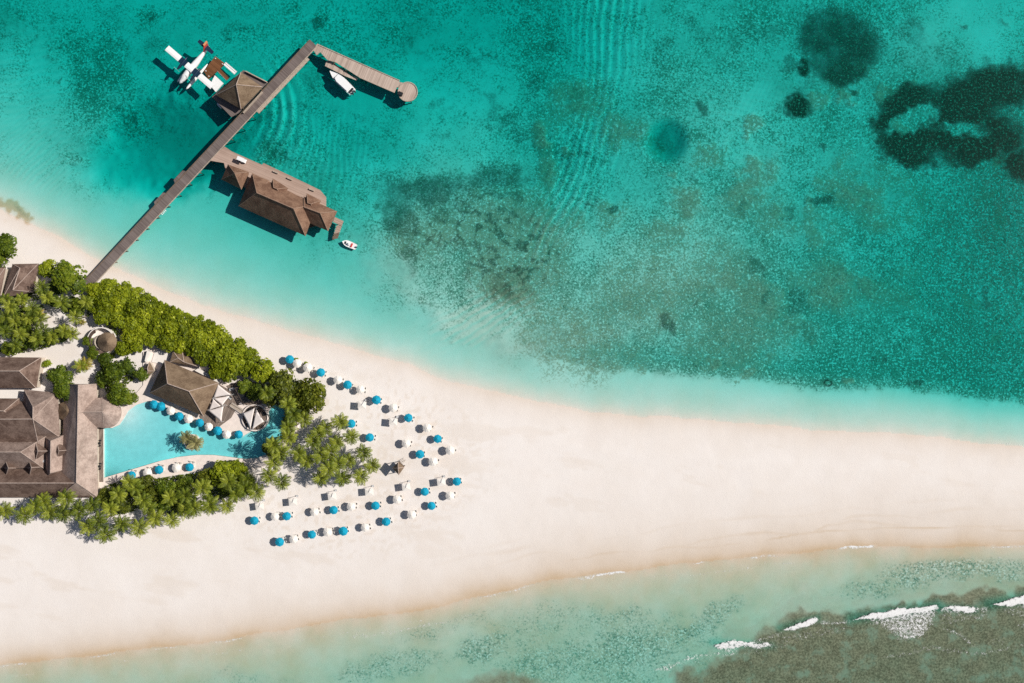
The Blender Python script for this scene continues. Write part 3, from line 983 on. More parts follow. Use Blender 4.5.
arm = thing('boarding_pier', 'paler plank arm turning off the jetty head towards the round platform', 'jetty arm', W(355, 66, 0))
ARM = [(313.5, 50), (317.2, 43.6), (399.5, 80.5), (394.5, 92.5), (359, 77.2), (336, 62.4), (327.5, 60), (320.2, 52), (316.5, 55)]
deck(arm, ARM, DZ + .04, M['arm'], .22)
deck(arm, [(326.5, 60.5), (331, 61), (351, 75.5), (358, 78.2), (356.5, 80.4), (345, 76), (325, 66)], .95, M['arm'], .18, 'boarding_step')
deck(arm, [(397.5, 81.5), (404, 83), (402, 89), (396, 86.6)], DZ + .02, M['arm'], .18, 'bridge_plank')
for a, b in (((318.5, 45), (399.5, 80.5)), ((359.5, 77.5), (394.5, 92.6))):
    a, b = W(*a, DZ + .1), W(*b, DZ + .1)
    MB().box((a + b) / 2, ((b - a).length, .2, .22), math.atan2((b - a).y, (b - a).x)).build('edge_beam', M['timber_pale'], arm)
piles(arm, [lerp((325, 51), (397, 83), t) for t in np.linspace(0, 1, 7)] + [lerp((360, 76), (393, 90), t) for t in np.linspace(0, 1, 4)] + [(334, 63), (346, 70)], DZ - .2)
rp_ = thing('round_platform', 'round plank platform at the end of the jetty arm', 'platform', W(407.8, 91.8, 0))
cc = W(407.8, 91.8, DZ + .08)
MB().lathe([(.01, DZ + .08), (3.25, DZ + .08), (3.25, DZ - .2), (.01, DZ - .2)], 28, (cc.x, cc.y, 0)).build('deck', M['arm'], rp_)
MB().lathe([(3.02, DZ + .05), (3.02, DZ + .26), (3.28, DZ + .26), (3.28, DZ + .05)], 28, (cc.x, cc.y, 0)).build('rim', M['timber_pale'], rp_)
bx = W(400.6, 94.2, DZ)
MB().box((bx.x, bx.y, DZ + .45), (1.5, 1.1, .9), -.4).build('dark_box', M['black'], rp_)  # black box put in for the shadowed gap beside the bridge plank
for k in range(6):
    p = cc + Vector((2.6 * math.cos(k), 2.6 * math.sin(k), 0))
    MB().tube([(p.x, p.y, -5.5), (p.x, p.y, DZ - .2)], .16, 7).build('pile', M['timber'], rp_)

# pavilion on the jetty
pv = thing('jetty_pavilion', 'open pavilion with pyramid shingle roof beside the seaplane mooring', 'pavilion', W(240, 91, 0))
deck(pv, [(243.5, 70), (268, 82.5), (262.5, 87.6), (238.5, 113), (231.5, 117), (212, 97)], DZ + .03, M['jetty'], .22)
PC = [(241, 72.3), (262.5, 87), (241, 109), (216, 95)]
hip_roof(pv, PC, 4.4, [(236.3, 84.6), (236.3, 84.6)], 9.6, M['thatch_dark'], M['ridge'])
for x, y in [lerp(p, (239, 91), .14) for p in PC]:
    p = W(x, y, 4.4)
    MB().tube([(p.x, p.y, DZ), (p.x, p.y, 4.3)], .14, 8).build('post', M['timber'], pv)
for a, b in (((246, 71.5), (267, 82.2)), ((243.5, 113), (262.5, 92))):
    a, b = W(*a, DZ + .5), W(*b, DZ + .5)
    MB().box((a + b) / 2, ((b - a).length, .3, .9), math.atan2((b - a).y, (b - a).x)).build('bench', M['timber_pale'], pv)
piles(pv, [(244, 74), (262, 84), (216, 97), (226, 108), (234, 113), (232, 84)], DZ - .2)

# ------------------------------------------------------------------ floating docks by the seaplane
rf = thing('floating_raft', 'brown plank raft floating behind the seaplane wing', 'raft', W(213.5, 67, 0))
deck(rf, [(203.7, 71), (215.3, 56.2), (225, 63.5), (208.4, 78.8)], .55, M['raft'], .5)
for a in ((206, 71), (215.5, 58.5), (222.5, 64), (209, 76.3)):
    p = W(*a, .55)
    MB().lathe([(.0, .75), (.14, .75), (.17, .55), (.10, .5)], 8, (p.x, p.y, 0)).build('bollard', M['white'], rf)
tag(deck(None, [(210, 85), (214.8, 75.2), (223.2, 83), (215.6, 91.8)], .5, M['white'], .45, 'pontoon'),
    'square white pontoon between the seaplane and the pavilion', 'pontoon')
g = thing('gangway', 'narrow white gangway leading from brown raft to the pavilion', 'gangway', W(229.5, 68, 0))
deck(g, [(223.2, 64.6), (226, 62), (237, 71.4), (234.2, 74.4)], .8, M['white'], .12)
for o in ((223.4, 64.5, 234.3, 74.2), (226, 62.2, 236.8, 71.5)):
    a, b = W(o[0], o[1], 1.3), W(o[2], o[3], 1.3)
    MB().tube([a, b], .05, 5).build('rail', M['metal'], g)
g = thing('plank_walk', 'brown plank walk from the raft into the pavilion shade', 'walkway', W(222, 74, 0))
deck(g, [(217, 70.6), (219.6, 68.2), (229, 78), (226.4, 80.4)], .7, M['raft'], .14)
a, b = W(217, 70.8, 1.2), W(226.4, 80.2, 1.2)
MB().tube([a, b], .05, 5).build('rail', M['metal'], g)
g = thing('tender_landing', 'small white landing stage on a plank beside the pavilion', 'landing', W(220, 104.5, 0))
deck(g, [(216.6, 104), (220, 100), (224, 104.6), (220.4, 108.6)], .7, M['white'], .5, 'stage')
deck(g, [(220.4, 106.6), (222.6, 104.2), (232.5, 113.2), (230.4, 116)], 1.2, M['jetty'], .12, 'plank')
p = W(221.5, 105.8, .7)
MB().box((p.x, p.y, 1.05), (.6, .5, .7), .5).build('dark_box', M['black'], g)


# ------------------------------------------------------------------ seaplane
def loft(m, secs, n=14):
    """secs: (x, y, z, half width, half height)"""
    vs, fs = [], []
    for x, y, z, a, b in secs:
        for k in range(n):
            t = k * 2 * math.pi / n
            ct, st = math.cos(t), math.sin(t)
            vs.append((x, y + a * math.copysign(abs(ct) ** .8, ct), z + b * math.copysign(abs(st) ** .8, st)))
    for i in range(len(secs) - 1):
        for k in range(n):
            k2 = (k + 1) % n
            fs.append((i * n + k, i * n + k2, (i + 1) * n + k2, (i + 1) * n + k))
    fs += [tuple(reversed(range(n))), tuple(range((len(secs) - 1) * n, len(secs) * n))]
    m.mesh(vs, fs)
    return m


def seaplane():
    t = thing('seaplane', 'white twin engine seaplane on floats moored beside the pavilion', 'seaplane')
    fu = loft(MB(), [(6.3, 0, 2.35, .12, .15), (5.6, 0, 2.4, .48, .42), (4.4, 0, 2.5, .72, .65), (3.4, 0, 2.75, .86, .92), (1.5, 0, 2.8, .92, 1.0),
                     (-2.0, 0, 2.85, .90, .98), (-5.0, 0, 3.05, .62, .70), (-8.6, 0, 3.35, .26, .38), (-9.3, 0, 3.45, .12, .22)]).build('fuselage', M['white'], t, True)
    ws = MB()
    ws.mesh([(3.75, -.74, 3.0), (3.75, .74, 3.0), (2.9, -.72, 3.66), (2.9, .72, 3.66), (3.35, -.9, 2.9), (3.35, .9, 2.9)], [(0, 1, 3, 2), (0, 2, 4), (1, 5, 3)])
    ws.build('windscreen', M['glass'], fu)
    for s in (-1, 1):
        w = MB()
        w.mesh([(1.05, 0, 3.78), (1.05, s * 9.8, 3.98), (-.95, s * 9.8, 3.98), (-.95, 0, 3.78), (1.05, 0, 4.02), (1.05, s * 9.8, 4.12), (-.95, s * 9.8, 4.05), (-.95, 0, 3.92),
                (.45, 0, 4.10), (.45, s * 9.8, 4.18)],
               [(0, 1, 2, 3), (4, 5, 1, 0), (4, 8, 9, 5), (8, 7, 6, 9), (7, 3, 2, 6), (1, 5, 9, 6, 2), (0, 3, 7, 8, 4)])
        wo_ = w.build('wing', M['white'], t)
        p = MB()
        p.mesh([(1.12, s * 1.5, 3.7), (1.12, s * 4.1, 3.75), (-1.0, s * 4.1, 3.75), (-1.0, s * 1.5, 3.7), (1.12, s * 1.5, 4.15), (1.12, s * 4.1, 4.2), (-1.0, s * 4.1, 4.14), (-1.0, s * 1.5, 4.1)],
               [(0, 1, 2, 3), (4, 7, 6, 5), (0, 4, 5, 1), (1, 5, 6, 2), (2, 6, 7, 3), (3, 7, 4, 0)])
        p.build('wing_panel', M['navy'], wo_)
        e = loft(MB(), [(3.2, s * 2.8, 3.75, .14, .16), (2.7, s * 2.8, 3.75, .34, .38), (1.2, s * 2.8, 3.8, .42, .5), (-.8, s * 2.8, 3.9, .36, .42), (-2.0, s * 2.8, 4.0, .10, .14)], 10).build('engine', M['navy'], t, True)
        pr = MB()
        for k in range(3):
            a = k * 2 * math.pi / 3 + .4
            pr.box((3.32, s * 2.8 + .62 * math.cos(a), 3.75 + .62 * math.sin(a)), (.05, 1.24, .17), M=Matrix.Rotation(a, 3, 'X'))
        pr.build('propeller', M['metal'], e)
        fl = loft(MB(), [(6.4, s * 1.9, .62, .06, .06), (5.7, s * 1.9, .55, .34, .28), (4.0, s * 1.9, .42, .46, .46), (0, s * 1.9, .40, .46, .5), (-2.6, s * 1.9, .5, .36, .34), (-4.6, s * 1.9, .66, .10, .12)], 10)
        fl.build('float', M['white'], t, True)
        st = MB()
        for x0, x1 in ((2.6, 2.0), (-1.6, -1.0)):
            st.tube([(x0, s * 1.9, .8), (x1, s * .7, 2.1)], .07, 6)
        st.tube([(.1, s * .85, 2.2), (.1, s * 4.3, 3.85)], .07, 6)
        st.build('strut', M['metal'], t)
        h = MB()
        h.mesh([(-7.7, s * .1, 4.55), (-7.9, s * 3.1, 4.6), (-9.0, s * 3.1, 4.6), (-9.3, s * .1, 4.55), (-7.7, s * .1, 4.7), (-7.9, s * 3.1, 4.68), (-9.0, s * 3.1, 4.65), (-9.3, s * .1, 4.62)],
               [(0, 1, 2, 3), (4, 7, 6, 5), (0, 4, 5, 1), (1, 5, 6, 2), (2, 6, 7, 3), (3, 7, 4, 0)])
        h.build('tailplane', M['navy'], t)
    f = MB()
    f.mesh([(-6.6, -.12, 3.5), (-8.3, -.10, 6.2), (-9.9, -.10, 6.2), (-9.2, -.12, 3.5), (-6.6, .12, 3.5), (-8.3, .10, 6.2), (-9.9, .10, 6.2), (-9.2, .12, 3.5)],
           [(0, 1, 2, 3), (4, 7, 6, 5), (0, 4, 5, 1), (1, 5, 6, 2), (2, 6, 7, 3), (3, 7, 4, 0)])
    fo_ = f.build('tail_fin', M['red'], t)
    f = MB()
    f.box((-9.15, 0, 6.05), (1.7, .42, .5))
    f.build('fin_tip', M['orange'], fo_)
    return t


sp = seaplane()
sp.location = W(189.8, 67.2, 4.0) * Vector((1, 1, 0)) if False else Vector((W(189.8, 67.2, 4.0).x, W(189.8, 67.2, 4.0).y, 0))
sp.rotation_euler.z = math.atan2(-.76, -.65)


# ------------------------------------------------------------------ boats
def hull(m, L, B, z0, zs, n=9, bow=.45, stern=.85):
    """open boat hull, bow along +x; returns rim outline"""
    xs_ = np.linspace(-L / 2, L / 2, n)
    secs = []
    for x in xs_:
        t = (x + L / 2) / L
        w = B / 2 * (stern + (1 - stern) * min(1, t / .4)) * (1 - max(0, (t - bow) / (1 - bow)) ** 2.2)
        w = max(w, .03)
        rise = max(0, (t - .6)) * .8
        secs.append([(x, -w, zs + rise * .5), (x, -w * .8, (zs + z0) / 2 + rise * .4), (x, 0, z0 + rise * .9), (x, w * .8, (zs + z0) / 2 + rise * .4), (x, w, zs + rise * .5)])
    vs = [p for s in secs for p in s]
    fs = [(i * 5 + k, i * 5 + k + 1, (i + 1) * 5 + k + 1, (i + 1) * 5 + k) for i in range(n - 1) for k in range(4)]
    fs.append((0, 1, 2, 3, 4))
    m.mesh(vs, fs)
    dk = [[(s[0][0], s[0][1], s[0][2] - .08), (s[4][0], s[4][1], s[4][2] - .08)] for s in secs]
    n0_ = len(m.v)
    m.v += [p for s in dk for p in s]
    m.f += [(n0_ + 2 * i, n0_ + 2 * i + 2, n0_ + 2 * i + 3, n0_ + 2 * i + 1) for i in range(n - 1)]
    return m


def speedboat():
    t = thing('speedboat', 'white cabin speedboat with long roof moored under the jetty arm', 'speedboat')
    hull(MB(), 10.4, 3.1, -.45, .85).build('hull', M['white'], t)
    cb = MB()
    cb.mesh([(2.3, -.75, .9), (2.3, .75, .9), (1.6, -.85, 2.0), (1.6, .85, 2.0), (-3.6, -1.2, .9), (-3.6, 1.2, .9), (-3.6, -1.15, 2.0), (-3.6, 1.15, 2.0), (1.2, -1.15, .9), (1.2, 1.15, .9)],
            [(2, 3, 7, 6), (4, 6, 7, 5), (4, 8, 2, 6), (9, 5, 7, 3), (8, 0, 2), (1, 9, 3)])
    cb.build('cabin', M['white'], t)
    ws = MB()
    ws.mesh([(2.55, -.85, .95), (2.55, .85, .95), (1.66, .95, 2.0), (1.66, -.95, 2.0), (2.45, -.85, .9), (2.45, .85, .9)], [(0, 1, 2, 3), (0, 4, 3), (1, 2, 5)])
    ws.build('windscreen', M['glass'], t)
    rf_ = MB()
    rf_.prism([(1.9, -.75), (1.9, .75), (.8, 1.22), (-4.0, 1.22), (-4.0, -1.22), (.8, -1.22)], 2.03, 2.14)
    rf_.build('roof', M['white'], t)
    sf = MB()
    sf.box((-4.45, 0, 1.0), (.6, 1.9, .35))
    sf.build('bench', M['black'], t)
    for s in (-.5, .5):
        MB().box((-5.45, s, .95), (.7, .42, .75)).box((-5.55, s, .2), (.25, .16, 1.2)).build('outboard', M['black'], t)
    return t


sb = speedboat()
p = W(341.3, 81.3, 1.0)
sb.location = (p.x, p.y, 0)
sb.rotation_euler.z = math.atan2(21.2, -23.1)


def dinghy():
    t = thing('dinghy', 'small white motor dinghy floating off the restaurant steps', 'dinghy')
    hull(MB(), 5.0, 2.1, -.25, .5, bow=.6, stern=.9).build('hull', M['white'], t)
    MB().box((.1, 0, .75), (.7, .6, .7)).build('console', M['white'], t)
    MB().box((.35, 0, 1.15), (.08, .55, .25)).build('windscreen', M['glass'], t)
    MB().box((-.9, 0, .62), (.45, 1.3, .3)).build('seat', M['red'], t)
    MB().box((1.4, 0, .58), (.5, .8, .2)).build('cushion', M['black'], t)
    MB().box((-2.55, 0, .6), (.5, .35, .6)).build('outboard', M['black'], t)
    return t


dg = dinghy()
p = W(349.3, 244.2, .5)
dg.location = (p.x, p.y, 0)
dg.rotation_euler.z = math.atan2(3.4, -8.2)

# ------------------------------------------------------------------ building over the water
ow = thing('overwater_restaurant', 'reddish thatched building on stilts over the lagoon with a long deck', 'restaurant', W(280, 196, 0))
deck(ow, [(224.5, 146.5), (232, 151.5), (262, 164.8), (263.5, 163), (300, 180.3), (320, 190), (326, 197), (326, 207), (318, 213), (255, 196), (226, 172), (224, 163), (209.5, 160.5)], DZ + .02, M['deck'], .25)
deck(ow, [(244, 199), (258, 174), (322, 210), (325, 224), (300, 230)], DZ, M['timber'], .25, 'floor')
OM = [(238.5, 206), (252.3, 173.2), (316, 204.5), (305.5, 236)]
hip_roof(ow, [OM[0], OM[1], OM[2], OM[3]], 4.4, [(256.8, 192.8), (293.6, 208.6)][::1], 9.0, M['thatch_red'], M['ridge_red']) if False else None
hip_roof(ow, [OM[1], OM[2], OM[3], OM[0]], 4.4, [(256.8, 192.8), (293.6, 208.6)], 11.4, M['thatch_red'], M['ridge_red'])
walls(ow, OM, 4.4, DZ, .16, M['timber'])
OL = [(228, 164.3), (249, 172), (241.4, 189.3), (221.5, 179.5)]
hip_roof(ow, OL, 4.2, [(234.8, 173.4), (234.8, 173.4)], 9.0, M['thatch_red'], M['ridge_red'])
walls(ow, OL, 4.2, DZ, .18, M['timber'])
OR = [(304, 196.5), (337, 211.3), (328, 231), (298, 218)]
hip_roof(ow, OR, 4.2, [(304, 207), (320.3, 213.1)], 8.6, M['thatch_red'], M['ridge_red'])
walls(ow, OR, 4.2, DZ, .18, M['timber'])
for c, r in (([(254, 174.5), (269, 180.5), (270.5, 193), (256, 190)], [(258.5, 186), (262.5, 187)]),
             ([(273, 178.5), (288, 188), (282, 196), (268, 191)], [(273.5, 187.5), (277, 189)]),
             ([(307, 193.5), (321, 200.5), (314, 211), (303, 206)], [(307.6, 203), (311, 204)])):
    hip_roof(ow, c, 4.6, r, 7.4, M['thatch_red'], M['ridge_red'], 'dormer_roof')
piles(ow, [(226, 157), (240, 162), (258, 170), (280, 177), (300, 186), (318, 195), (226, 172), (240, 186), (250, 202), (268, 209), (286, 217), (302, 224), (322, 220), (270, 192), (290, 200)], DZ - .25, .2)
for x, y in ((276, 172.4), (290, 179), (312, 190)):
    p = W(x, y, DZ)
    MB().box((p.x, p.y, DZ + .35), (1.8, .4, .45), AANG).build('bench', M['timber_pale'], ow)
st = thing('landing_stairs', 'brown plank landing with stairs below the restaurant end', 'stairs', W(338, 228, 0))
deck(st, [(334.8, 217), (343.5, 221), (341.6, 226), (333, 222)], DZ - .1, M['deck'], .2, 'landing')
for k in range(7):
    a = lerp((339.2, 226), (334.5, 240), k / 7)
    p = W(*a, DZ - .35 - k * .17)
    MB().box(p, (2.0, .62, .1), .3).build('step', M['deck'] if k < 4 else M['timber'], st)
for x, y in ((335, 219), (342.4, 222.6), (339.5, 226), (333.4, 238)):
    p = W(x, y, .4)
    MB().tube([(p.x, p.y, -4), (p.x, p.y, 1.5)], .12, 6).build('pile', M['timber'], st)


def buggy():
    t = thing('golf_buggy', 'small white roofed buggy parked on the restaurant deck', 'buggy')
    MB().box((0, 0, .55), (2.6, 1.25, .45)).box((.95, 0, .9), (.6, 1.15, .35)).build('body', M['white'], t)
    rf_ = MB()
    rf_.prism([(-1.35, -.62), (1.0, -.62), (1.1, 0), (1.0, .62), (-1.35, .62)], 1.85, 1.93)
    rf_.build('roof', M['white'], t)
    MB().box((-.35, 0, .95), (.55, 1.1, .3)).box((-.62, 0, 1.2), (.14, 1.1, .5)).build('seat', M['orange'], t)
    po = MB()
    for x in (-1.2, .85):
        for y in (-.56, .56):
            po.tube([(x, y, .7), (x, y, 1.86)], .03, 5)
    po.build('roof_frame', M['black'], t)
    for x in (-.9, .9):
        for y in (-.6, .6):
            MB().tube([(x, y - .08, .24), (x, y + .08, .24)], .24, 12).build('wheel', M['black'], t)
    return t


bg_ = buggy()
p = W(241, 159.2, DZ + 1.8)
bg_.location = (p.x, p.y, DZ + .02)
bg_.rotation_euler.z = AANG

# ------------------------------------------------------------------ resort buildings
RA, RB_ = M['thatch'], M['ridge']
hb = thing('hotel_building', 'sprawling shingle roofed hotel complex beside the pool with inner courts', 'hotel', W(40, 445, GZ))


def wing(c, r, ze=4.3, zr=8.0, mat=None, w=True):
    o = hip_roof(hb, c, ze, r, zr, mat or RA, RB_)
    if w:
        walls(hb, c, ze, GZ - .3, .1)
    return o


wing([(-60, 469), (80, 469), (94, 497.5), (-60, 497.5)], [(-60, 483), (77, 483)], 4.2, 9.6, w=False)
walls(hb, [(-60, 473), (84, 473), (90, 494), (-60, 494)], 4.2, GZ - .3, .02)
wing([(67, 384), (96.5, 384), (97.5, 497), (60, 497)], [(77.5, 384.5), (76.5, 482.5)][::1], 4.3, 7.6) if False else None
hip_roof(hb, [(96.5, 384), (97.5, 497), (58, 497), (66, 384)], 4.32, [(78.5, 385), (76.5, 482.5)], 10.4, M['thatch_sunlit'], RB_)
walls(hb, [(94, 387), (95, 494), (62, 494), (69, 387)], 4.3, GZ - .3, .03)
hip_roof(hb, [(70, 397), (104, 398), (104, 427.6), (70, 427)], 4.25, [(76, 412.3), (102.5, 411.8)], 9.0, M['thatch_sunlit'], RB_)
cone_roof(hb, 105.5, 412.6, 15.5, 4.25, 9.0, M['thatch_sunlit'], (102.5, 411.8), 24)
walls(hb, [(98, 400), (112, 402), (117, 412), (112, 422), (98, 424)], 4.2, GZ - .3, .1)
wing([(24, 389.5), (57.5, 393), (59.5, 437), (22, 437)], [(33.2, 407), (33, 419)], 4.5, 12.4, M['thatch_half_sunlit'])
wing([(-60, 396), (30, 402), (40, 452), (-60, 454)], [(-60, 419.5), (33, 419)], 4.4, 12.3)
cone_roof(hb, 66.5, 411, 10, 4.0, 7.4, M['thatch_dark'], None, 8)
wing([(-60, 398), (19, 398.5), (20, 420), (-60, 420)], [(-60, 407), (4, 411)], 5.6, 10.4, w=False)
wing([(-60, 435.5), (47.5, 435.5), (44, 468.5), (-60, 468.5)], [(-60, 452), (20.5, 452)], 4.4, 10.6, M['thatch_half_sunlit'])
wing([(65, 435), (65.5, 469), (46, 478), (45, 437)], [(51, 441), (50.5, 473)], 4.3, 8.6, M['thatch_sunlit'])
for c, a, ze, zr in (([(36, 443), (47.5, 451), (36, 459), (33.5, 451)], (38, 451), 7.0, 9.2), ([(57, 443), (70, 450), (57, 458), (54.5, 451)], (59, 450.8), 6.0, 8.4),
                     ([(6, 461.5), (16, 468), (6.5, 474.5), (4.5, 468)], (8.5, 468), 6.4, 9.4), ([(29.5, 461.5), (39.5, 467), (30, 474.5), (27.5, 468)], (31.5, 467.5), 6.4, 9.4)):
    hip_roof(hb, c, ze, [a, a], zr, RA, RB_, 'dormer_roof', .6)
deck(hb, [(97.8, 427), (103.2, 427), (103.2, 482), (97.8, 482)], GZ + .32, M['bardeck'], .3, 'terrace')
for x, y in ((49, 443), (48.6, 446), (48.6, 460), (48.8, 463), (44, 444.6), (43, 461)):
    p = W(x, y, 4.7)
    MB().box((p.x, p.y, 4.5), (.9, .8, .8)).build('air_unit', M['white'] if x > 46 else M['metal'], hb)
deck(hb, [(4, 436.2), (29, 435.8), (29, 437.4), (4, 437.8)], 7.0, M['canvas'], 2.0, 'skylight')
hn = thing('guest_house', 'dark hip roofed house north of the hotel behind round trees', 'house', W(18, 373, GZ))
HC = [(-60, 356.5), (41, 357.5), (36, 388), (-60, 388)]
hip_roof(hn, HC, 4.3, [(-60, 371), (19.3, 371)], 10.2, RA, RB_)
walls(hn, HC, 4.3, GZ - .3, .03)
v1 = thing('beach_villa', 'tan thatched villa roof between the beach and the palm garden', 'villa', W(20, 280, GZ))
VC = [(12.5, 264), (38.5, 263.5), (33, 292), (2.5, 298)]
hip_roof(v1, VC, 4.2, [(20, 268), (13, 290)], 6.0, RA, RB_)
walls(v1, VC, 4.2, GZ - .3, .12)
v2 = thing('beach_villa', 'tan thatched villa roof cut by the photo edge beside the gap', 'villa', W(-10, 280, GZ))
VC = [(-22, 266), (5.5, 267), (-.5, 297), (-24, 296)]
hip_roof(v2, VC, 4.2, [(-9, 270), (-12, 292)], 6.6, RA, RB_)
walls(v2, VC, 4.2, GZ - .3, .12)

# round hut
rh = thing('round_hut', 'round hut with white ring wall and conical roof among the shrubs', 'hut', W(104.3, 341, GZ))
c0 = W(104.6, 341, GZ)
MB().lathe([(4.25, 1.0), (4.25, 3.6), (4.55, 3.6), (4.55, 1.0)], 32, (c0.x, c0.y, 0)).build('ring_wall', M['canvas'], rh)
lo_ = MB()
n_ = 32
ang = [rad(115) + k * rad(280) / n_ for k in range(n_ + 1)]
vs = []
for a in ang:
    for r_, z_ in ((4.75, 3.35), (3.0, 4.3), (3.0, 4.1), (4.75, 3.15)):
        vs.append((c0.x + r_ * math.cos(a), c0.y + r_ * math.sin(a), z_))
fs = [(i * 4 + k, i * 4 + (k + 1) % 4, (i + 1) * 4 + (k + 1) % 4, (i + 1) * 4 + k) for i in range(n_) for k in range(4)]
fs += [(0, 1, 2, 3), (n_ * 4 + 3, n_ * 4 + 2, n_ * 4 + 1, n_ * 4)]
lo_.mesh(vs, fs)
lo_.build('skirt_roof', M['thatch'], rh)
cone_roof(rh, 107, 342, 9.5, 4.6, 7.3, M['thatch_dark'], None, 18)
MB().lathe([(2.4, 1.0), (2.4, 4.4)], 20, (c0.x + .8, c0.y - .3, 0)).build('wall', M['wall'], rh)

# ------------------------------------------------------------------ pool, its paving and the bar
OUT = [(96, 421), (112, 417), (121, 407), (133, 397), (143, 385), (143, 352), (160, 348), (186, 350), (222, 378), (234, 392), (252, 391), (274, 396), (294, 400), (298, 428), (290, 448),
       (274, 464), (250, 471), (220, 470), (190, 472), (165, 477), (140, 484), (118, 489), (96, 489)]
pav = thing('pool_paving', 'pale stone paving round the free form swimming pool', 'paving', W(190, 440, GZ))
pav['kind'] = 'structure'
ZP = GZ + .22
outer = [W(x, y, ZP) for x, y in OUT]
inner = [W(x, y, ZP) for x, y in POOL]
tri = tessellate_polygon([outer, inner])
allp = outer + inner
m = MB()
nv = len(allp)
m.v = [tuple(p) for p in allp] + [(p.x, p.y, .2) for p in allp]
m.f = [tuple(t_) for t_ in tri]
no = len(outer)
for a0, n_ in ((0, no), (no, len(inner))):
    m.f += [(a0 + i, a0 + (i + 1) % n_, nv + a0 + (i + 1) % n_, nv + a0 + i) for i in range(n_)]
m.build('paving', M['plaster'], pav)
for q in pav.children:
    q['kind'] = 'structure'
pl = thing('swimming_pool', 'turquoise free form swimming pool curving round the thatched bar', 'pool', W(190, 440, GZ))
m = MB()
m.prism([(p.x, p.y) for p in inner], .15, .34)
m.build('pool_floor', M['tile'], pl)
be = W(127, 412, 0)
MB().lathe([(.01, 1.28), (2.5, 1.15), (5.0, .9), (8.0, .68), (12.0, .52), (17.0, .41), (24, .33), (24, .2)], 40, (be.x, be.y, 0)).build('beach_entry', M['tile'], pl, True)


def grow(pts, d):
    out_ = []
    n = len(pts)
    sgn = 1 if sum(pts[i - 1].x * pts[i].y - pts[i].x * pts[i - 1].y for i in range(n)) > 0 else -1
    for i in range(n):
        t_ = (pts[(i + 1) % n] - pts[i - 1])
        t_.normalize()
        out_.append(pts[i] + Vector((t_.y, -t_.x, 0)) * d * sgn)
    return out_


m = MB()
m.prism([(p.x, p.y) for p in grow(inner, .04)], .25, GZ + .08)
m.build('pool_water', water_material("pool_water", (0.0, .86, .89), .46, .18, False, .4), pl)

pb = thing('pool_bar', 'large brown hip roofed bar with lean-to roof beside the pool', 'bar', W(184, 388, GZ))
BC = [(164.5, 360), (218.5, 382.8), (203.5, 416.3), (149.5, 393)]
hip_roof(pb, BC, 4.6, [(167.5, 383.6), (189, 391.2)], 11.6, M['thatch_dark'], RB_)
walls(pb, BC, 4.6, GZ - .2, .2, M['timber'])
BL = [(173.5, 350.5), (181.5, 351.5), (197.5, 367), (192, 373.5)]
hip_roof(pb, [(173, 351), (182, 350.5), (198, 366.5), (170, 362)], 3.9, [(178, 358), (184, 362)], 4.6, M['thatch_dark'], RB_, 'lean_to_roof')
walls(pb, [(174, 353), (181, 353), (194, 366), (172, 361)], 3.9, GZ - .2, .08, M['wall'])
deck(pb, [(194.5, 370.5), (198, 368.5), (221, 380), (218.5, 383)], 2.6, M['canvas'], 1.6, 'screen_wall')
sh = thing('store_hut', 'small brown hipped hut west of the large bar', 'hut', W(148, 370, GZ))
QC = [(149.5, 362), (154, 371), (146.5, 377.5), (143.5, 369)]
hip_roof(sh, QC, 3.5, [(147.5, 368), (148, 371)], 4.7, M['thatch_dark'], RB_)
walls(sh, QC, 3.5, GZ - .2, .12)
sc = thing('serving_terrace', 'white paved terrace with low wall north of the bar', 'terrace', W(160, 358, GZ))
deck(sc, [(155, 351), (171, 352), (166, 365), (151.5, 362)], ZP + .25, M['canvas'], .4, 'floor')
deck(sc, [(147, 350.5), (150.5, 351.5), (146, 362), (144.6, 361)], ZP + 1.4, M['canvas'], 1.5, 'low_wall')
bd = thing('sail_deck', 'brown plank terrace under the white shade sails', 'deck', W(220, 405, GZ))
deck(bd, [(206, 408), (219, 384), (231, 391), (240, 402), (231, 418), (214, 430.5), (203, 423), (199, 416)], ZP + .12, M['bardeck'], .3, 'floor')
sails = [[(217.3, 383.8), (231, 394.6), (212.8, 397.8)], [(229.9, 395.6), (222.3, 405.4), (213.6, 398.6)], [(212.8, 398.4), (220.8, 406), (208.8, 410)], [(208, 410.6), (223.6, 406.2), (221.4, 422)]]
swords = ['against the bar roof', 'pointing at the boardwalk', 'narrowest and west in the cluster', 'lowest and nearest to the pool']


def sail(poly, z, name, label, group, tone):
    t = thing(name, label, 'shade sail', W(*poly[0], GZ), group)
    c = [W(x, y, z + (.5 if i % 2 else -.3)) for i, (x, y) in enumerate(poly)]
    n = 8
    m_ = MB()
    # curved-edge membrane: barycentric grid pulled towards the middle along its edges
    idx = {}
    ctr = sum(c, Vector()) / 3
    for i in range(n + 1):
        for j in range(n + 1 - i):
            u, v, w_ = i / n, j / n, 1 - i / n - j / n
            p_ = c[0] * u + c[1] * v + c[2] * w_
            pull = .055 * (1 - 3 * min(u, v, w_) * 1.0) * 4 * max(u * v, v * w_, u * w_)
            p_ = p_ + (ctr - p_) * max(0, pull)
            idx[i, j] = len(m_.v)
            m_.v.append(tuple(p_))
    for i in range(n):
        for j in range(n - i):
            m_.f.append((idx[i, j], idx[i + 1, j], idx[i, j + 1]))
            if j < n - i - 1:
                m_.f.append((idx[i + 1, j], idx[i + 1, j + 1], idx[i, j + 1]))
    o = m_.build('sail_cloth', M['canvas_pool'], t, True)
    md = o.modifiers.new('thickness', 'SOLIDIFY')
    md.thickness = .03
    for p_ in c:
        MB().tube([(p_.x, p_.y, GZ), (p_.x, p_.y, p_.z + .1)], .06, 6).build('post', M['metal'], t)


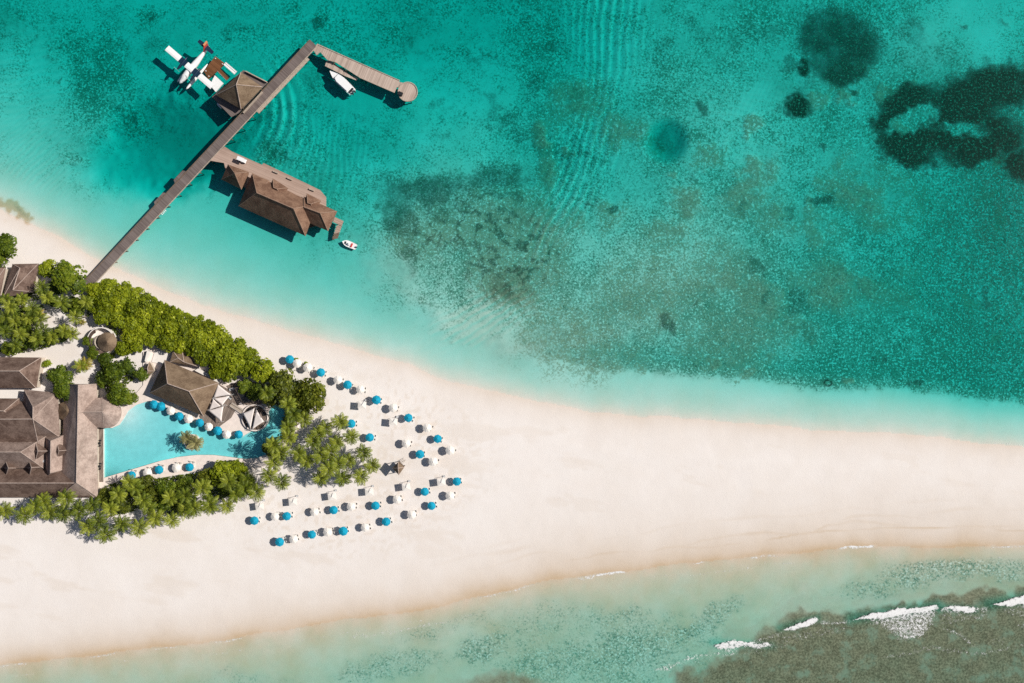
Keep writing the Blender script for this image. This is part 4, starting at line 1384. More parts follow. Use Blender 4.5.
for s_, wd in zip(sails, swords):
    sail(s_, 4.3, 'shade_sail', 'white triangular shade sail ' + wd, 'shade sails by the bar', 0)
br = thing('boardwalk', 'pale grey boardwalk bridging the pool to the round lounge', 'boardwalk', W(237, 409, GZ))
deck(br, [(229, 406), (232, 402.4), (245, 410.6), (242.6, 415)], ZP + .5, M['timber_pale'], .25, 'planks')
for q in ((229.4, 405.6, 242.6, 414.6), (232, 402.8, 244.8, 410.9)):
    a, b = W(q[0], q[1], ZP + 1.3), W(q[2], q[3], ZP + 1.3)
    MB().tube([a, b], .05, 5).build('rail', M['metal'], br)
ln = thing('round_lounge', 'round sunken lounge with dark seats standing in the pool', 'lounge', W(255, 418, GZ))
c0 = W(255.3, 417.6, ZP + .3)
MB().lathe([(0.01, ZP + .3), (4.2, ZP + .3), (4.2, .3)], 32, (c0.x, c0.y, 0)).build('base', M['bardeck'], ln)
MB().lathe([(4.05, ZP + .25), (4.05, ZP + .75), (4.45, ZP + .75), (4.45, .3)], 32, (c0.x, c0.y, 0)).build('rim_wall', M['plaster'], ln)
for k in range(9):
    a = k * rad(34) + .4
    p = c0 + Vector((3.2 * math.cos(a), 3.2 * math.sin(a), 0))
    MB().box((p.x, p.y, ZP + .52), (.8, 1.3, .4), a).box((p.x + .4 * math.cos(a), p.y + .4 * math.sin(a), ZP + .8), (.18, 1.3, .5), a).build('seat', M['timber'] if k % 3 else M['black'], ln)
sail([(242.4, 413.5), (254.6, 408), (250.4, 429.5)], 3.9, 'lounge_sail', 'white shade sail over the western half of the round lounge', 'sails over the round lounge', 0)
sail([(256, 408.6), (264, 421.5), (251.8, 429.8)], 3.9, 'lounge_sail', 'white shade sail over the eastern half of the round lounge', 'sails over the round lounge', 0)
pi_ = thing('pool_planter', 'small round sandy planter standing in the pool', 'planter', W(192, 441, GZ))
c0 = W(192, 442, ZP)
MB().lathe([(2.6, .3), (2.6, ZP + .12), (2.3, ZP + .12), (2.3, ZP - .05)], 22, (c0.x, c0.y, 0)).build('kerb', M['plaster'], pi_)
MB().lathe([(0.01, ZP + .05), (2.35, ZP)], 22, (c0.x, c0.y, 0)).build('soil', M['soil'], pi_)
for k, (x, y) in enumerate(((100.6, 443), (100.6, 466))):
    t = thing('terrace_table', 'dark table with chairs on the hotel terrace, ' + ('nearer the round roof' if k == 0 else 'nearer the palms'), 'table', W(x, y, GZ + .32), 'terrace tables')
    c = W(x, y, GZ + .32)
    MB().lathe([(.01, .75), (.45, .75), (.45, .70), (.01, .70)], 12, (c.x, c.y, c.z)).build('tabletop', M['black'], t)
    MB().tube([c, c + Vector((0, 0, .7))], .05, 6).build('leg', M['black'], t)
    for s_ in (-.85, .85):
        MB().box((c.x + .1 * s_, c.y + s_, c.z + .42), (.5, .5, .08)).box((c.x + .1 * s_, c.y + s_ * 1.28, c.z + .7), (.5, .06, .55)).box((c.x + .1 * s_, c.y + s_, c.z + .2), (.4, .4, .4)).build('chair_seat', M['black'], t)

# ------------------------------------------------------------------ thatched lookout hut on the sand
lk = thing('lookout_hut', 'dark thatched lookout hut on posts among the beach parasols', 'lookout hut', W(398, 468.5, GZ))
LC = [(392.4, 468.3), (398.2, 461.8), (404.2, 467.4), (398.8, 475)]
hip_roof(lk, LC, 5.4, [(398, 468), (398, 468)], 6.9, M['thatch_dark'], RB_)
for x, y in [lerp(p_, (398.3, 468.2), .2) for p_ in LC]:
    p = W(x, y, 5.4)
    MB().tube([(p.x, p.y, GZ - .2), (p.x, p.y, 5.3)], .11, 6).build('post', M['timber'], lk)
pts = [W(*lerp(p_, (398.3, 468.2), .12), 5.4) for p_ in LC]
m = MB()
m.prism([(p.x, p.y) for p in pts], 3.0, 3.2)
m.build('platform', M['timber'], lk)
m = MB()
a, b = W(400, 463, GZ), W(398.5, 466, 3.1)
a = Vector((a.x + 1.6, a.y + 1.4, GZ))
b = Vector((b.x + .6, b.y + .5, 3.1))
sd = Vector((-.35, .35, 0))
m.tube([a + sd, b + sd], .05, 5)
m.tube([a - sd, b - sd], .05, 5)
for k in range(1, 7):
    q = a.lerp(b, k / 7)
    m.tube([q + sd, q - sd], .035, 5)
m.build('ladder', M['timber_pale'], lk)


# ------------------------------------------------------------------ parasols, loungers, square shades
def parasol(kind):
    t = thing('beach_parasol', 'x', 'parasol')
    n = 8
    R, zr, za = 1.5, 2.15, 2.72
    m = MB()
    top = [(R * math.cos(k * math.pi / 4 + .2), R * math.sin(k * math.pi / 4 + .2), zr) for k in range(n)]
    mid = [(.78 * math.cos(k * math.pi / 4 + .2) * R * .55, .78 * math.sin(k * math.pi / 4 + .2) * R * .55, zr + .38) for k in range(n)]
    val = [(x * 1.005, y * 1.005, zr - .16) for x, y, z in top]
    v = top + mid + val + [(0, 0, za)]
    f = []
    for k in range(n):
        k2 = (k + 1) % n
        f += [(k, k2, n + k2, n + k), (n + k, n + k2, 3 * n), (2 * n + k, 2 * n + k2, k2, k)]
    m.mesh(v, f)
    cn = m.build('canopy', M[kind], t)
    r = MB()
    for k in range(n):
        r.tube([Vector(top[k]) * .99 + Vector((0, 0, -.02)), Vector(mid[k]) + Vector((0, 0, -.03)), (0, 0, za - .03)], .018, 4)
    r.build('ribs', M['timber_pale'], cn)
    MB().lathe([(.30, za - .10), (.02, za + .10)], 8).build('vent_cap', M[kind], cn)
    MB().tube([(0, 0, 0), (0, 0, za)], .03, 6).build('pole', M['timber_pale'], t)
    MB().lathe([(.01, .12), (.28, .12), (.32, 0)], 10).build('base', M['metal'], t)
    return t


def lounger():
    t = thing('sun_lounger', 'x', 'sun lounger')
    MB().box((-.3, 0, .28), (1.45, .66, .06)).build('frame', M['white'], t)
    MB().box((-.3, 0, .36), (1.42, .62, .10)).build('mattress', M['canvas'], t)
    MB().box((.72, 0, .62), (.80, .62, .10), M=Matrix.Rotation(-.75, 3, 'Y')).build('backrest', M['canvas'], t)
    for x in (-.9, .35):
        for y in (-.27, .27):
            MB().box((x, y, .13), (.07, .07, .26)).build('leg', M['white'], t)
    return t


def square_shade():
    t = thing('square_parasol', 'x', 'square parasol')
    R = 1.35
    m = MB()
    c = [(-R, -R * .88, 2.35), (R, -R * .88, 2.35), (R, R * .88, 2.35), (-R, R * .88, 2.35)]
    lo = [(x, y, z - .1) for x, y, z in c]
    m.mesh(c + lo + [(0, 0, 2.62)], [(0, 1, 8), (1, 2, 8), (2, 3, 8), (3, 0, 8), (0, 4, 5, 1), (1, 5, 6, 2), (2, 6, 7, 3), (3, 7, 4, 0)])
    m.build('canopy', M['canvas'], t)
    MB().tube([(.85, 1.45, 0), (.85, 1.45, 2.5), (.5, .8, 2.85), (0, 0, 2.75)], .07, 6).build('mast', M['white'], t)
    MB().box((.85, 1.45, .05), (.9, .7, .1)).build('base', M['metal'], t)
    return t


lag = "lagoon row"
inn = "rows by the lookout hut"
mid_ = "upper southern row"
low = "lowest southern row"
plw = "row standing in the pool"
strip = "pool edge row"
blue_pos = {lag: [(289.3, 359.3), (320.5, 372.5), (347.3, 384.8), (376.3, 400), (408.2, 418), (437.5, 439)],
            inn: [(351, 423.8), (369.5, 437.6), (419.8, 454.4)],
            mid_: [(253.9, 521), (286.4, 516.5), (333.4, 510.4), (375.3, 506), (424.6, 492), (456.8, 481.8)],
            low: [(279.3, 542.3), (311.5, 535), (343.1, 531.4), (386, 522), (431.4, 506.2)],
            plw: [(153, 404.5), (160, 406.6), (178.5, 416.4), (199, 423), (217, 431), (238, 434.7)],
            strip: [(131, 475.6), (158.5, 470), (189, 467.4)]}
white_pos = {lag: [(296.8, 363.5), (307.4, 367.6), (337.5, 380), (360, 389.5), (393, 408), (427, 428), (450, 450.5)],
             inn: [(406, 443.5), (433, 461.8)],
             mid_: [(274.5, 517), (314, 512.4), (351, 507), (397, 499.8), (450, 496)],
             low: [(293.2, 539.6), (327.3, 532.5), (364.8, 528), (411.5, 515)],
             plw: [(170, 411), (187.7, 419), (208, 427), (226, 434.7)],
             strip: [(176, 468), (147, 473)]}
pb_, pw_ = parasol('blue'), parasol('canvas')
ld0 = lounger()
first = {'b': pb_, 'w': pw_, 'l': ld0}


def put(key, x, y, z, rz, label, group, sc_=1.0):
    if first[key] is not None and not first[key].get('used'):
        o = first[key]
        o['used'] = 1
    else:
        o = copy_tree(first[key])
    o.location = (x, y, z)
    o.rotation_euler.z = rz
    o.scale = (sc_,) * 3
    o['label'] = label
    o['group'] = group
    return o


rr = random.Random(4)
for key, dct, colr in (('b', blue_pos, 'blue'), ('w', white_pos, 'white')):
    for row, lst in dct.items():
        for i, (x, y) in enumerate(sorted(lst)):
            p = W(x, y, GZ + 2.4)
            pos = nth(i + 1) + " from west"
            z0 = GZ if row not in (plw,) else .34
            s_ = rr.uniform(.94, 1.04)
            o = put(key, p.x, p.y, z0 - .02, rr.uniform(0, .8), f"{colr} parasol, {pos} among {colr} ones in {row}", f"{colr} parasols")
            o.scale = (s_, s_, s_ if row != plw else (GZ + 2.3) / 2.7)
            if row in (plw,):
                continue
            az = {lag: -.45, inn: -.2, mid_: .12, low: .15}.get(row, .2) + rr.uniform(-.12, .12)
            if row == strip:
                az = 1.4
            if key == 'w':
                az += rr.uniform(-.1, .1)
            for sgn in (-1, 1):
                d = Vector((math.cos(az), math.sin(az), 0))
                nrm = Vector((-d.y, d.x, 0))
                q = p + d * (.55 + rr.uniform(-.1, .35)) + nrm * (.62 * sgn)
                sidew = 'northern' if nrm.y * sgn > 0 else 'southern'
                put('l', q.x, q.y, GZ + .02, az, f"{sidew} lounger under {nth(i + 1)} {colr} parasol from west, {row}", "white sun loungers under the parasols")
sq = square_shade()
sq_pos = [(259.5, 506.6), (292.8, 502.2), (332, 496.6), (369.2, 492), (406.2, 487.2), (441.3, 482.4), (362, 405), (393.3, 421.8)]
sqw = ['westernmost in the line below the palms', 'second from west in the line below the palms', 'third from west in the line below the palms', 'fourth from west, just below the lone palm',
       'fifth from west, south of the lookout hut', 'easternmost in the line, beside a blue parasol', 'north of the palm grove, behind the lagoon row', 'between lookout hut and lagoon row']
for i, ((x, y), wd) in enumerate(zip(sq_pos, sqw)):
    o = sq if i == 0 else copy_tree(sq)
    p = W(x, y, GZ + 2.4)
    o.location = (p.x, p.y, GZ)
    o.rotation_euler.z = .1 + rr.uniform(-.06, .06) - (.2 if i > 5 else 0)
    o['label'] = 'white square parasol, ' + wd
    o['group'] = 'white square parasols'

# ------------------------------------------------------------------ vegetation


def quads_mesh(name, P, tone, mat, parent):
    """P (n,4,3) quads"""
    n = len(P)
    o = np_mesh(name, P.reshape(-1, 3), np.arange(n * 4).reshape(n, 4), mat, {'leaf_tone': ('FACE', tone)}, smooth=False, parent=parent)
    return o


def crown_quads(rng, R, Hc, lobes, per, leaf, lob=(.30, .48)):
    """leaf clumps over several lobes; R crown radius, Hc crown height (crown base at z=0)"""
    cs = []
    for k in range(lobes):
        a = rng.uniform(0, 2 * math.pi)
        q = math.sqrt(rng.uniform(0, 1)) * R * (.98 - sum(lob) / 2)
        lr = R * rng.uniform(*lob)
        zc = Hc * (.85 - .55 * (q / R) ** 2) - lr * .5 + rng.uniform(-.1, .12) * Hc * (lob[1] / .48)
        cs.append((q * math.cos(a), q * math.sin(a), zc, lr))
    cs.append((0, 0, Hc * .62, R * .5))
    P, T = [], []
    for (x, y, z, lr) in cs:
        m_ = per
        d = rng.normal(size=(m_, 3))
        d /= np.linalg.norm(d, axis=1)[:, None]
        d[:, 2] = np.abs(d[:, 2]) * .9 - .15
        rr_ = lr * rng.uniform(.72, 1.08, m_) ** .6
        # a few stray sprays stand off the lobe
        rr_[rng.random(m_) < .06] *= 1.25
        c = np.array([x, y, z]) + d * rr_[:, None] * np.array([1, 1, .8])
        nrm = d + rng.normal(size=(m_, 3)) * .45 + np.array([.25, .05, .45])
        nrm /= np.linalg.norm(nrm, axis=1)[:, None]
        u = np.cross(nrm, rng.normal(size=(m_, 3)))
        u /= np.linalg.norm(u, axis=1)[:, None]
        v = np.cross(nrm, u)
        s1 = leaf * rng.uniform(.6, 1.3, m_)[:, None]
        s2 = s1 * rng.uniform(.5, .8, m_)[:, None]
        P.append(np.stack([c - u * s1, c - v * s2, c + u * s1, c + v * s2], 1))
        T.append(np.clip(rng.normal(.42, .2, m_) + rng.normal(0, .10), 0, 1))
    return np.concatenate(P), np.concatenate(T)


def tree_proto(seed, R, Hc, trunk_h, mat, lobes=13, per=95, leaf=.34, name='beach_tree', cat='tree', lob=(.30, .48)):
    rng = np.random.default_rng(seed)
    t = thing(name, 'x', cat)
    P, T = crown_quads(rng, R, Hc, lobes, per, leaf, lob)
    P[:, :, 2] += trunk_h
    quads_mesh('crown', P, T, mat, t)
    m = MB()
    m.tube([(0, 0, -.4), (.05, .03, trunk_h * .6), (.0, .1, trunk_h + Hc * .35)], [.20, .16, .07], 6)
    for k in range(4):
        a = k * 1.6 + seed
        m.tube([(.04, .03, trunk_h * .7), (R * .25 * math.cos(a), R * .25 * math.sin(a), trunk_h + Hc * .2), (R * .5 * math.cos(a), R * .5 * math.sin(a), trunk_h + Hc * .45)], [.11, .08, .03], 5)
    m.build('trunk', M['trunk'], t)
    return t


def frond(rng, az, el0, L, nleaf, droop, wleaf):
    """one feather frond as quads"""
    P, T = [], []
    pts = []
    p = np.array([0., 0, 0])
    e = el0
    st_ = L / 10
    for k in range(11):
        pts.append(p.copy())
        d = np.array([math.cos(az) * math.cos(e), math.sin(az) * math.cos(e), math.sin(e)])
        p = p + d * st_
        e -= droop / 10
    pts = np.array(pts)
    side = np.array([-math.sin(az), math.cos(az), 0])
    tone = rng.uniform(.2, .6)
    for k in range(10):
        a, b = pts[k], pts[k + 1]
        w_ = .05 * (1 - k / 12)
        P.append([a - side * w_, b - side * w_, b + side * w_, a + side * w_])
        T.append(tone + .3)
    for k in range(nleaf):
        u = .12 + .86 * k / (nleaf - 1)
        i = min(int(u * 10), 9)
        q = pts[i] + (pts[i + 1] - pts[i]) * (u * 10 - i)
        dr = pts[i + 1] - pts[i]
        dr /= np.linalg.norm(dr)
        ll = L * .27 * math.sin(math.pi * min(1, .22 + .76 * u)) + .12
        for s in (-1, 1):
            dv = side * s * .8 + dr * .65 + np.array([0, 0, -.32 + rng.normal(0, .1)])
            dv /= np.linalg.norm(dv)
            tip = q + dv * ll
            mid = q + dv * ll * .5
            P.append([q, mid - dr * wleaf, tip, mid + dr * wleaf])
            T.append(np.clip(tone + rng.normal(0, .14), 0, 1))
    return P, T


def palm_proto(seed, h, L, mat, nf=20, name='coconut_palm'):
    rng = np.random.default_rng(seed)
    t = thing(name, 'x', 'palm tree')
    P, T = [], []
    for k in range(nf):
        ring_ = k / nf
        az = k * 2.399 + rng.uniform(-.2, .2)
        el = 1.15 - 1.25 * ring_ + rng.uniform(-.12, .12)
        p_, t_ = frond(rng, az, el, L * rng.uniform(.85, 1.08), 13, 1.25 + .5 * rng.random(), .11)
        P += p_
        T += list(np.array(t_) + (.18 if ring_ < .3 else (-.08 if ring_ < .8 else .12)))
    P = np.array(P)
    lean = np.array([rng.uniform(-.5, .5), rng.uniform(-.5, .5), 0])
    P = P + np.array([0, 0, h])
    quads_mesh('crown', P, np.clip(np.array(T), 0, 1), mat, t)
    m = MB()
    n = 7
    m.tube([(-lean[0] * (1 - (k / n)) ** 2, -lean[1] * (1 - (k / n)) ** 2, -.4 + (h + .4) * k / n) for k in range(n + 1)], [.20 - .09 * k / n for k in range(n + 1)], 7)
    m.build('trunk', M['trunk'], t)
    nuts = MB()
    for k in range(5):
        a = k * 1.25
        nuts.lathe([(.01, .14), (.13, .05), (.13, -.07), (.01, -.15)], 6, (.24 * math.cos(a), .24 * math.sin(a), h - .18))
    return t


PR = {}


def take(key, maker):
    if key not in PR:
        PR[key] = maker()
        return PR[key]
    return copy_tree(PR[key])


pg = thing('shadow_frame', 'dark slatted frame added as shade between the shrub belt and round lounge', 'shadow_frame', W(247, 395, GZ))  # slatted frame added to stand in for the shadow here
PG = [(235, 388), (256, 386), (262, 400), (243, 404)]
for a, b in ((0, 1), (1, 2), (2, 3), (3, 0)):
    p, q = W(*PG[a], 3.7), W(*PG[b], 3.7)
    MB().box((p + q) / 2, ((q - p).length, .16, .2), math.atan2((q - p).y, (q - p).x)).build('beam', M['timber'], pg)
    MB().tube([(p.x, p.y, GZ), (p.x, p.y, 3.6)], .09, 6).build('post', M['timber'], pg)
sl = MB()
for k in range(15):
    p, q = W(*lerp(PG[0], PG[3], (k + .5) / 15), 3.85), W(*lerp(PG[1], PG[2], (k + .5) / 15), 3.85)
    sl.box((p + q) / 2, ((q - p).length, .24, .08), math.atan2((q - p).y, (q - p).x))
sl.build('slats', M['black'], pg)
tag(deck(None, [(226, 386), (240, 381), (262, 383), (268, 402), (258, 405), (246, 405), (236, 400)], ZP + .06, M['bardeck'], .3, 'shadow_deck'), 'dark plank floor painted as shadow under the slatted frame', 'deck')  # floor kept dark to carry the shadow in its colour
for i, (x, y, a_, w_) in enumerate([(232, 389, .3, 'nearest to the shade sails'), (240, 391, 1.1, 'under the slatted frame edge'), (248, 399, -.5, 'closest to the round lounge'), (262, 396, .9, 'at the eastern frame corner'), (229, 397, -.7, 'beside the boardwalk end')]):
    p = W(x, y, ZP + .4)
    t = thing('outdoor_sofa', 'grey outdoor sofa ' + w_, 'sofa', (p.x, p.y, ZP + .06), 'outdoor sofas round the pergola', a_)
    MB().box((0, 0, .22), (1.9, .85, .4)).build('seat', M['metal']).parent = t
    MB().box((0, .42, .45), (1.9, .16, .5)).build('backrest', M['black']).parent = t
# broadleaf trees: (x, y, crown radius px, kind)
hedge = "dense shrub belt along the lagoon beach"
gtree = [
    (93, 291, 9), (107, 289, 10), (121, 291, 10), (134, 297, 10), (147, 304, 10), (90, 303, 8), (103, 302, 10), (117, 305, 10), (131, 309, 10), (144, 316, 10), (158, 311, 10),
    (170, 316, 10), (182, 321, 10), (194, 323, 9), (100, 315, 9), (118, 319, 9), (132, 322, 9), (156, 325, 10), (169, 330, 10), (183, 334, 10), (197, 335, 10), (208, 329, 9), (219, 336, 10),
    (139, 332, 9), (150, 338, 9), (165, 342, 9), (181, 345, 9), (195, 348, 10), (210, 343, 11), (224, 346, 10), (237, 348, 10), (247, 356, 9), (204, 357, 10), (218, 358, 11), (233, 360, 11), (216, 370, 9), (229, 373, 9), (242, 368, 9),
    (130, 336, 9), (122, 348, 8), (134, 346, 8), (250, 363, 9)]
gtree.sort(key=lambda q: q[0] + q[1] * .9)


def place_tree(x, y, r, kind, label, group, seed, Hfac=1.0, name='beach_tree', cat='tree'):
    key = ('t', kind, seed % (4 if kind == 'hedge' else 2), name)
    R0 = {'hedge': 3.3, 'tree': 4.2, 'olive': 4.2, 'lime': 2.0}[kind]
    h0 = {'hedge': (1.7, 2.3), 'tree': (4.0, 2.0), 'olive': (3.8, 2.0), 'lime': (1.8, .5)}[kind]
    o = take(key, lambda: tree_proto(seed * 7 + len(kind), R0, h0[0], h0[1], M[kind], lobes={'lime': 7, 'hedge': 36}.get(kind, 17), per={'lime': 60, 'hedge': 50}.get(kind, 105), leaf={'hedge': .36, 'lime': .28}.get(kind, .36), name=name, cat=cat, lob=(.17, .30) if kind == 'hedge' else (.26, .44)))
    s = r / S / R0 * rr.uniform(1.08, 1.2)
    zc = GZ + (h0[1] + h0[0] * .7) * s
    p = W(x, y, zc)
    o.location = (p.x, p.y, GZ)
    o.rotation_euler.z = rr.uniform(0, 6.28)
    o.scale = (s, s, s * Hfac)
    o['label'] = label
    o['group'] = group
    return o


for i, (x, y, r) in enumerate(gtree):
    place_tree(x, y, r, 'hedge', f"bright green shrub in the dense belt behind the beach, {nth(i + 1)} from the jetty foot", "shrubs in the beach belt", i, rr.uniform(.94, 1.06), 'beach_shrub', 'shrub')
single = [
    (263, 371, 12, 'hedge', 'rounded bright green shrub standing apart at the east end of the belt'),
    (4, 247, 13, 'tree', 'round green tree on the beach at the photo edge above the villa'),
    (-2, 258, 10, 'tree', 'half hidden tree behind the villa roof at the photo edge'),
    (46.5, 269.5, 9, 'hedge', 'small round yellow-green tree between villa roof and larger tree'),
    (67, 276, 16, 'tree', 'largest round dark tree beside the jetty foot'),
    (55, 285, 9, 'tree', 'low dark tree tucked behind the villa roof'),
    (111, 374, 12, 'tree', 'dark green tree above the octagon roof, north of the pool corner'),
    (117, 392, 13, 'tree', 'dark green tree overhanging the conical hotel roof'),
    (128, 397, 8, 'tree', 'small dark tree at the shallow pool corner'),
    (139.5, 374, 8, 'tree', 'small dark tree beside the brown store hut'),
    (127, 366, 8, 'tree', 'leafy dark tree between round hut and store hut'),
    (57, 376, 13, 'tree', 'broad dark tree shading the end of the guest house'),
    (64, 389, 11, 'tree', 'brighter dark tree over the hotel roof corner beside guest house'),
    (92, 352, 7, 'tree', 'small tree at the west side of the round hut'),
    (45.5, 364.5, 5, 'lime', 'bright lime shrub at the guest house gable'),
    (65.3, 430.5, 5, 'lime', 'bright lime shrub in the upper hotel court'),
    (66, 464, 4.5, 'lime', 'bright lime shrub in the lower hotel court'),
    (2, 468, 3.5, 'lime', 'small lime shrub between hotel dormers at the photo edge'),
    (281.9, 386, 15, 'olive', 'olive green tree north of the round lounge'),
    (308, 396.5, 16, 'olive', 'large spreading olive tree facing the lagoon parasols'),
    (299, 408, 11, 'olive', 'olive tree south of the large spreading one'),
    (269, 397, 10, 'olive', 'olive tree leaning over the pool beside the lounge'),
    (291, 399, 10, 'olive', 'olive tree wedged between two larger olive trees'),
    (164.5, 490, 12, 'tree', 'dark round tree in the strip south of the pool'),
    (152, 494, 10, 'olive', 'olive tree west of the dark round strip tree'),
    (207, 478, 10, 'olive', 'olive tree at the inside of the pool curve'),
    (221, 475, 12, 'hedge', 'bright tree below the middle of the pool curve'),
    (235, 471, 10, 'hedge', 'bright tree nearest to the deep pool end'),
    (119.5, 503, 11, 'olive', 'olive tree south of the pool corner near the hotel'),
    (104, 499, 9, 'olive', 'olive tree touching the hotel roof corner'),
    (178, 502, 10, 'olive', 'olive tree in the strip facing the open sand'),
    (162, 506, 9, 'tree', 'dark tree on the sand side of the strip'),
    (225, 491, 9, 'tree', 'dark tree at the eastern end of the strip'),
    (137, 490, 9, 'olive', 'olive tree just below the western pool edge'),
    (247, 482, 8, 'olive', 'olive tree between strip and palm grove'),
    (270, 448, 8, 'olive', 'olive tree overhanging the eastern pool end'),
    (290, 418, 8, 'olive', 'olive tree above the eastern pool end'),
    (294.5, 360, 3, 'lime', 'tiny green bush beside the first lagoon parasol'),
    (305.2, 364.5, 3, 'lime', 'tiny green bush between first and second lagoon parasols'),
    (30, 344, 8, 'tree', 'dark tree among palms north of the guest house'),
    (8, 348, 8, 'tree', 'dark tree at the photo edge north of guest house'),
    (24, 322, 8, 'tree', 'dark tree in the middle of the western palm garden'),
    (62, 333, 8, 'tree', 'dark tree between sandy path and round hut'),
    (243, 387, 8, 'tree', 'dark tree added for shade between the sails and the shrub belt'),  # tree added to darken the ground near the lounge
    (254, 392, 9, 'tree', 'dark tree added to shade the north rim of the round lounge'),  # tree added for its shade on the lounge side
    (104, 360, 8, 'tree', 'dark tree just south of the round hut'),
    (101, 380, 8, 'tree', 'dark tree beside the upper end of the hotel wing'),
    (87, 342, 6, 'tree', 'small dark tree on the path side of the round hut'),
    (78, 305, 8, 'tree', 'dark tree at the western tip of the shrub belt'),
    (50, 300, 8, 'tree', 'dark tree among palms south of the largest round tree'),
    (14, 312, 9, 'tree', 'dark tree among palms south of the villa roof'),
    (3, 325, 9, 'tree', 'dark tree among palms at the photo edge'),
    (46, 340, 8, 'tree', 'dark tree on the north side of the sandy clearing'),
    (146, 484, 8, 'olive', 'olive tree below the westernmost strip parasols'),
    (182, 484, 9, 'tree', 'dark tree directly below the white strip parasol'),
]
for i, (x, y, r, kind, lab) in enumerate(single):
    tiny = kind == 'lime'
    place_tree(x, y, r, kind, lab, {'hedge': "bright green trees", 'tree': "dark green garden trees", 'olive': "olive green trees", 'lime': "lime green shrubs"}[kind], i,
               rr.uniform(.85, 1.05), 'garden_shrub' if tiny else ('beach_shrub' if kind == 'hedge' else 'beach_tree'), 'shrub' if tiny else 'tree')

grove = [(339.9, 422.2), (351, 436.6), (363.4, 452.8), (372, 465.6), (360.8, 476.6), (343, 478.5), (348.6, 460.8), (337.6, 464), (336.6, 442.4), (325.4, 428.6), (312.5, 441.5), (320.5, 456),
         (306, 460.8), (320.5, 478), (298, 452.8), (304.4, 419), (288.3, 404.4), (288.3, 427), (288.3, 437), (273.8, 444.7), (273.8, 462.4), (269, 475.3), (281.9, 481.8), (267.4, 393), (328, 469), (330, 452), (318, 434), (293, 414), (281, 452)]
grove.sort()
strip_p = [(110, 509), (106, 534.5), (121.5, 524), (139, 527.5), (172, 520), (227, 506), (256, 492), (135, 487), (246.5, 480), (194, 508), (155, 518), (244.5, 489), (43.5, 501), (66, 498), (24, 515), (5, 510.6),
           (63, 514), (79, 510.6), (88.5, 526.7), (129, 482), (143, 500), (185, 495), (92, 505), (210, 505), (236, 494), (118, 494), (170, 498), (202, 488), (228, 482), (50, 512), (35, 506), (98, 521), (148, 508), (186, 510)]
strip_p.sort()
gard = [(10, 307), (22, 299), (32, 309), (15, 321), (5, 332), (20, 334), (15, 345), (42, 287), (47, 297), (86, 302), (75, 317), (52, 337), (72, 334), (37, 339), (5, 317), (80.5, 366), (64, 331), (43, 330), (62, 303), (6, 300), (28, 318), (40, 318)]
gard.sort(key=lambda q: q[0] * 1.0 + q[1] * .3)


def place_palm(x, y, label, group, kind='palm', tall=1.0, i=0, sc_=1.0):
    v = i % 4 if kind == 'palm' else 0
    hh = [5.6, 6.6, 7.4, 6.2][v]
    o = take(('p', kind, v), lambda: palm_proto(31 + v, hh, 3.15, M[kind]))
    s = sc_ * rr.uniform(.92, 1.1)
    p = W(x, y, GZ + hh * s * tall)
    o.location = (p.x, p.y, GZ)
    o.rotation_euler.z = rr.uniform(0, 6.28)
    o.scale = (s, s, s * tall)
    o['label'] = label
    o['group'] = group
    return o


for i, (x, y) in enumerate(grove):
    place_palm(x, y, f"coconut palm in the grove between pool and parasols, {nth(i + 1)} from the pool side", "palms in the eastern grove", i=i, tall=1.42 if x < 290 else .94, sc_=1.08)
for i, (x, y) in enumerate(strip_p):
    place_palm(x, y, f"coconut palm in the strip south of hotel and pool, {nth(i + 1)} from the west", "palms in the southern strip", i=i, sc_=1.1)
for i, (x, y) in enumerate(gard):
    place_palm(x, y, f"coconut palm in the garden behind the villas, {nth(i + 1)} from the photo edge", "palms in the western garden", i=i, sc_=.92)
place_palm(186, 437, 'dry grey-green palm in the pool planter, western one of two', 'palms in the pool planter', 'palm_grey', sc_=.85)
place_palm(195.5, 443.5, 'pale sandy palm in the pool planter, eastern one of two', 'palms in the pool planter', 'palm_grey', sc_=.95)
place_palm(85, 364, 'golden palm beside the path south of the round hut', 'golden palms', 'palm_gold', sc_=.95)
place_palm(82, 322, 'small golden palm at the edge of the shrub belt', 'golden palms', 'palm_gold', sc_=.5)
place_palm(39, 313, 'golden palm beside the sandy path behind the villas', 'golden palms', 'palm_gold', sc_=.6)

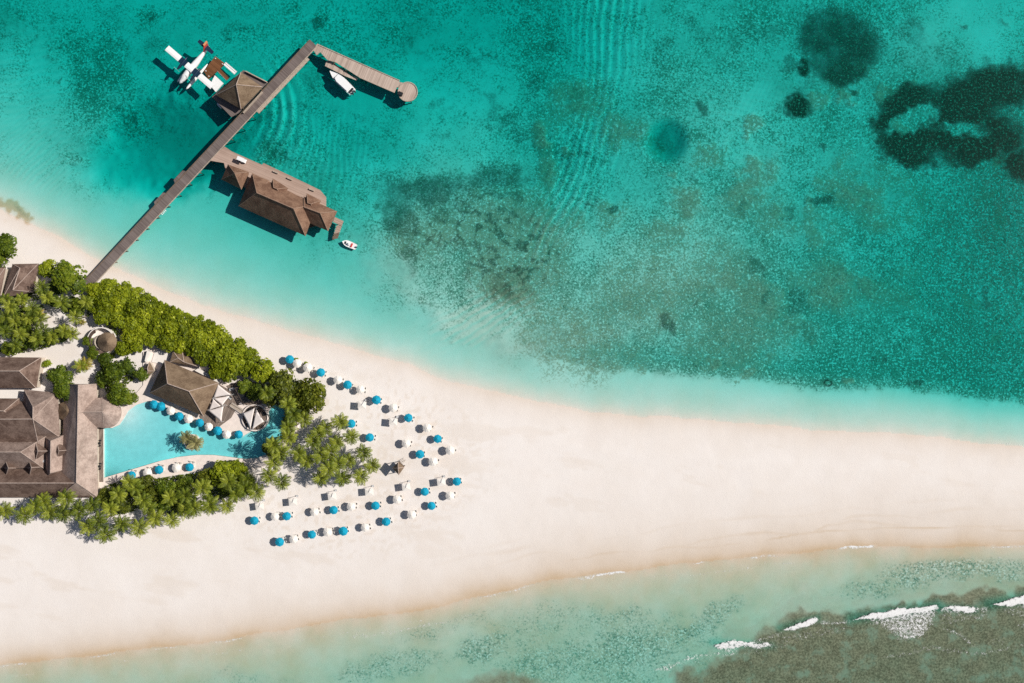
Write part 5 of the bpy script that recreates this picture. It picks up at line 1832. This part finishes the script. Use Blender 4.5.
# low planting under the palms and trees
rng = np.random.default_rng(77)
beds = [[(-6, 292), (14, 288), (36, 282), (60, 290), (82, 300), (84, 316), (66, 314), (50, 303), (34, 316), (40, 330), (62, 326), (74, 336), (52, 346), (30, 352), (-6, 354)],
        [(104, 486), (130, 478), (160, 478), (200, 472), (242, 472), (252, 484), (238, 498), (212, 503), (190, 510), (170, 516), (150, 506), (120, 515), (100, 505)],
        [(84, 288), (120, 288), (170, 312), (236, 346), (252, 364), (236, 376), (214, 372), (196, 354), (150, 343), (120, 345), (100, 322), (88, 318)],
        [(100, 354), (128, 352), (136, 376), (126, 402), (108, 396), (100, 378)], [(48, 370), (66, 366), (72, 392), (56, 394)],
        [(266, 384), (290, 376), (318, 386), (318, 404), (296, 420), (286, 440), (278, 432), (292, 414), (270, 404)]]
ptsx, ptsy = [], []
for bd_ in beds:
    xs0, ys0 = [q[0] for q in bd_], [q[1] for q in bd_]
    n_ = int((max(xs0) - min(xs0)) * (max(ys0) - min(ys0)) * 1.5)
    X_, Y_ = rng.uniform(min(xs0), max(xs0), n_), rng.uniform(min(ys0), max(ys0), n_)
    k_ = pip(X_, Y_, bd_) & (fbm(X_, Y_, 9, 2) > .40)
    ptsx.append(X_[k_])
    ptsy.append(Y_[k_])
X_, Y_ = np.concatenate(ptsx), np.concatenate(ptsy)
n_ = len(X_)
zc_ = GZ + rng.uniform(.15, 1.0, n_)
c_ = np.stack([(X_ - 512) / S * (1 - zc_ / H), (341.5 - Y_) / S * (1 - zc_ / H), zc_], 1)
nr_ = rng.normal(size=(n_, 3)) * .5 + np.array([0, 0, 1])
nr_ /= np.linalg.norm(nr_, axis=1)[:, None]
u_ = np.cross(nr_, rng.normal(size=(n_, 3)))
u_ /= np.linalg.norm(u_, axis=1)[:, None]
v_ = np.cross(nr_, u_)
s1_ = rng.uniform(.18, .42, n_)[:, None]
gc = quads_mesh('undergrowth', np.stack([c_ - u_ * s1_, c_ - v_ * s1_ * .6, c_ + u_ * s1_, c_ + v_ * s1_ * .6], 1), np.clip(rng.normal(.3, .2, n_), 0, 1), M['tree'], None)
tag(gc, 'low dark green planting on the sand under palms and trees', 'undergrowth', kind='stuff')
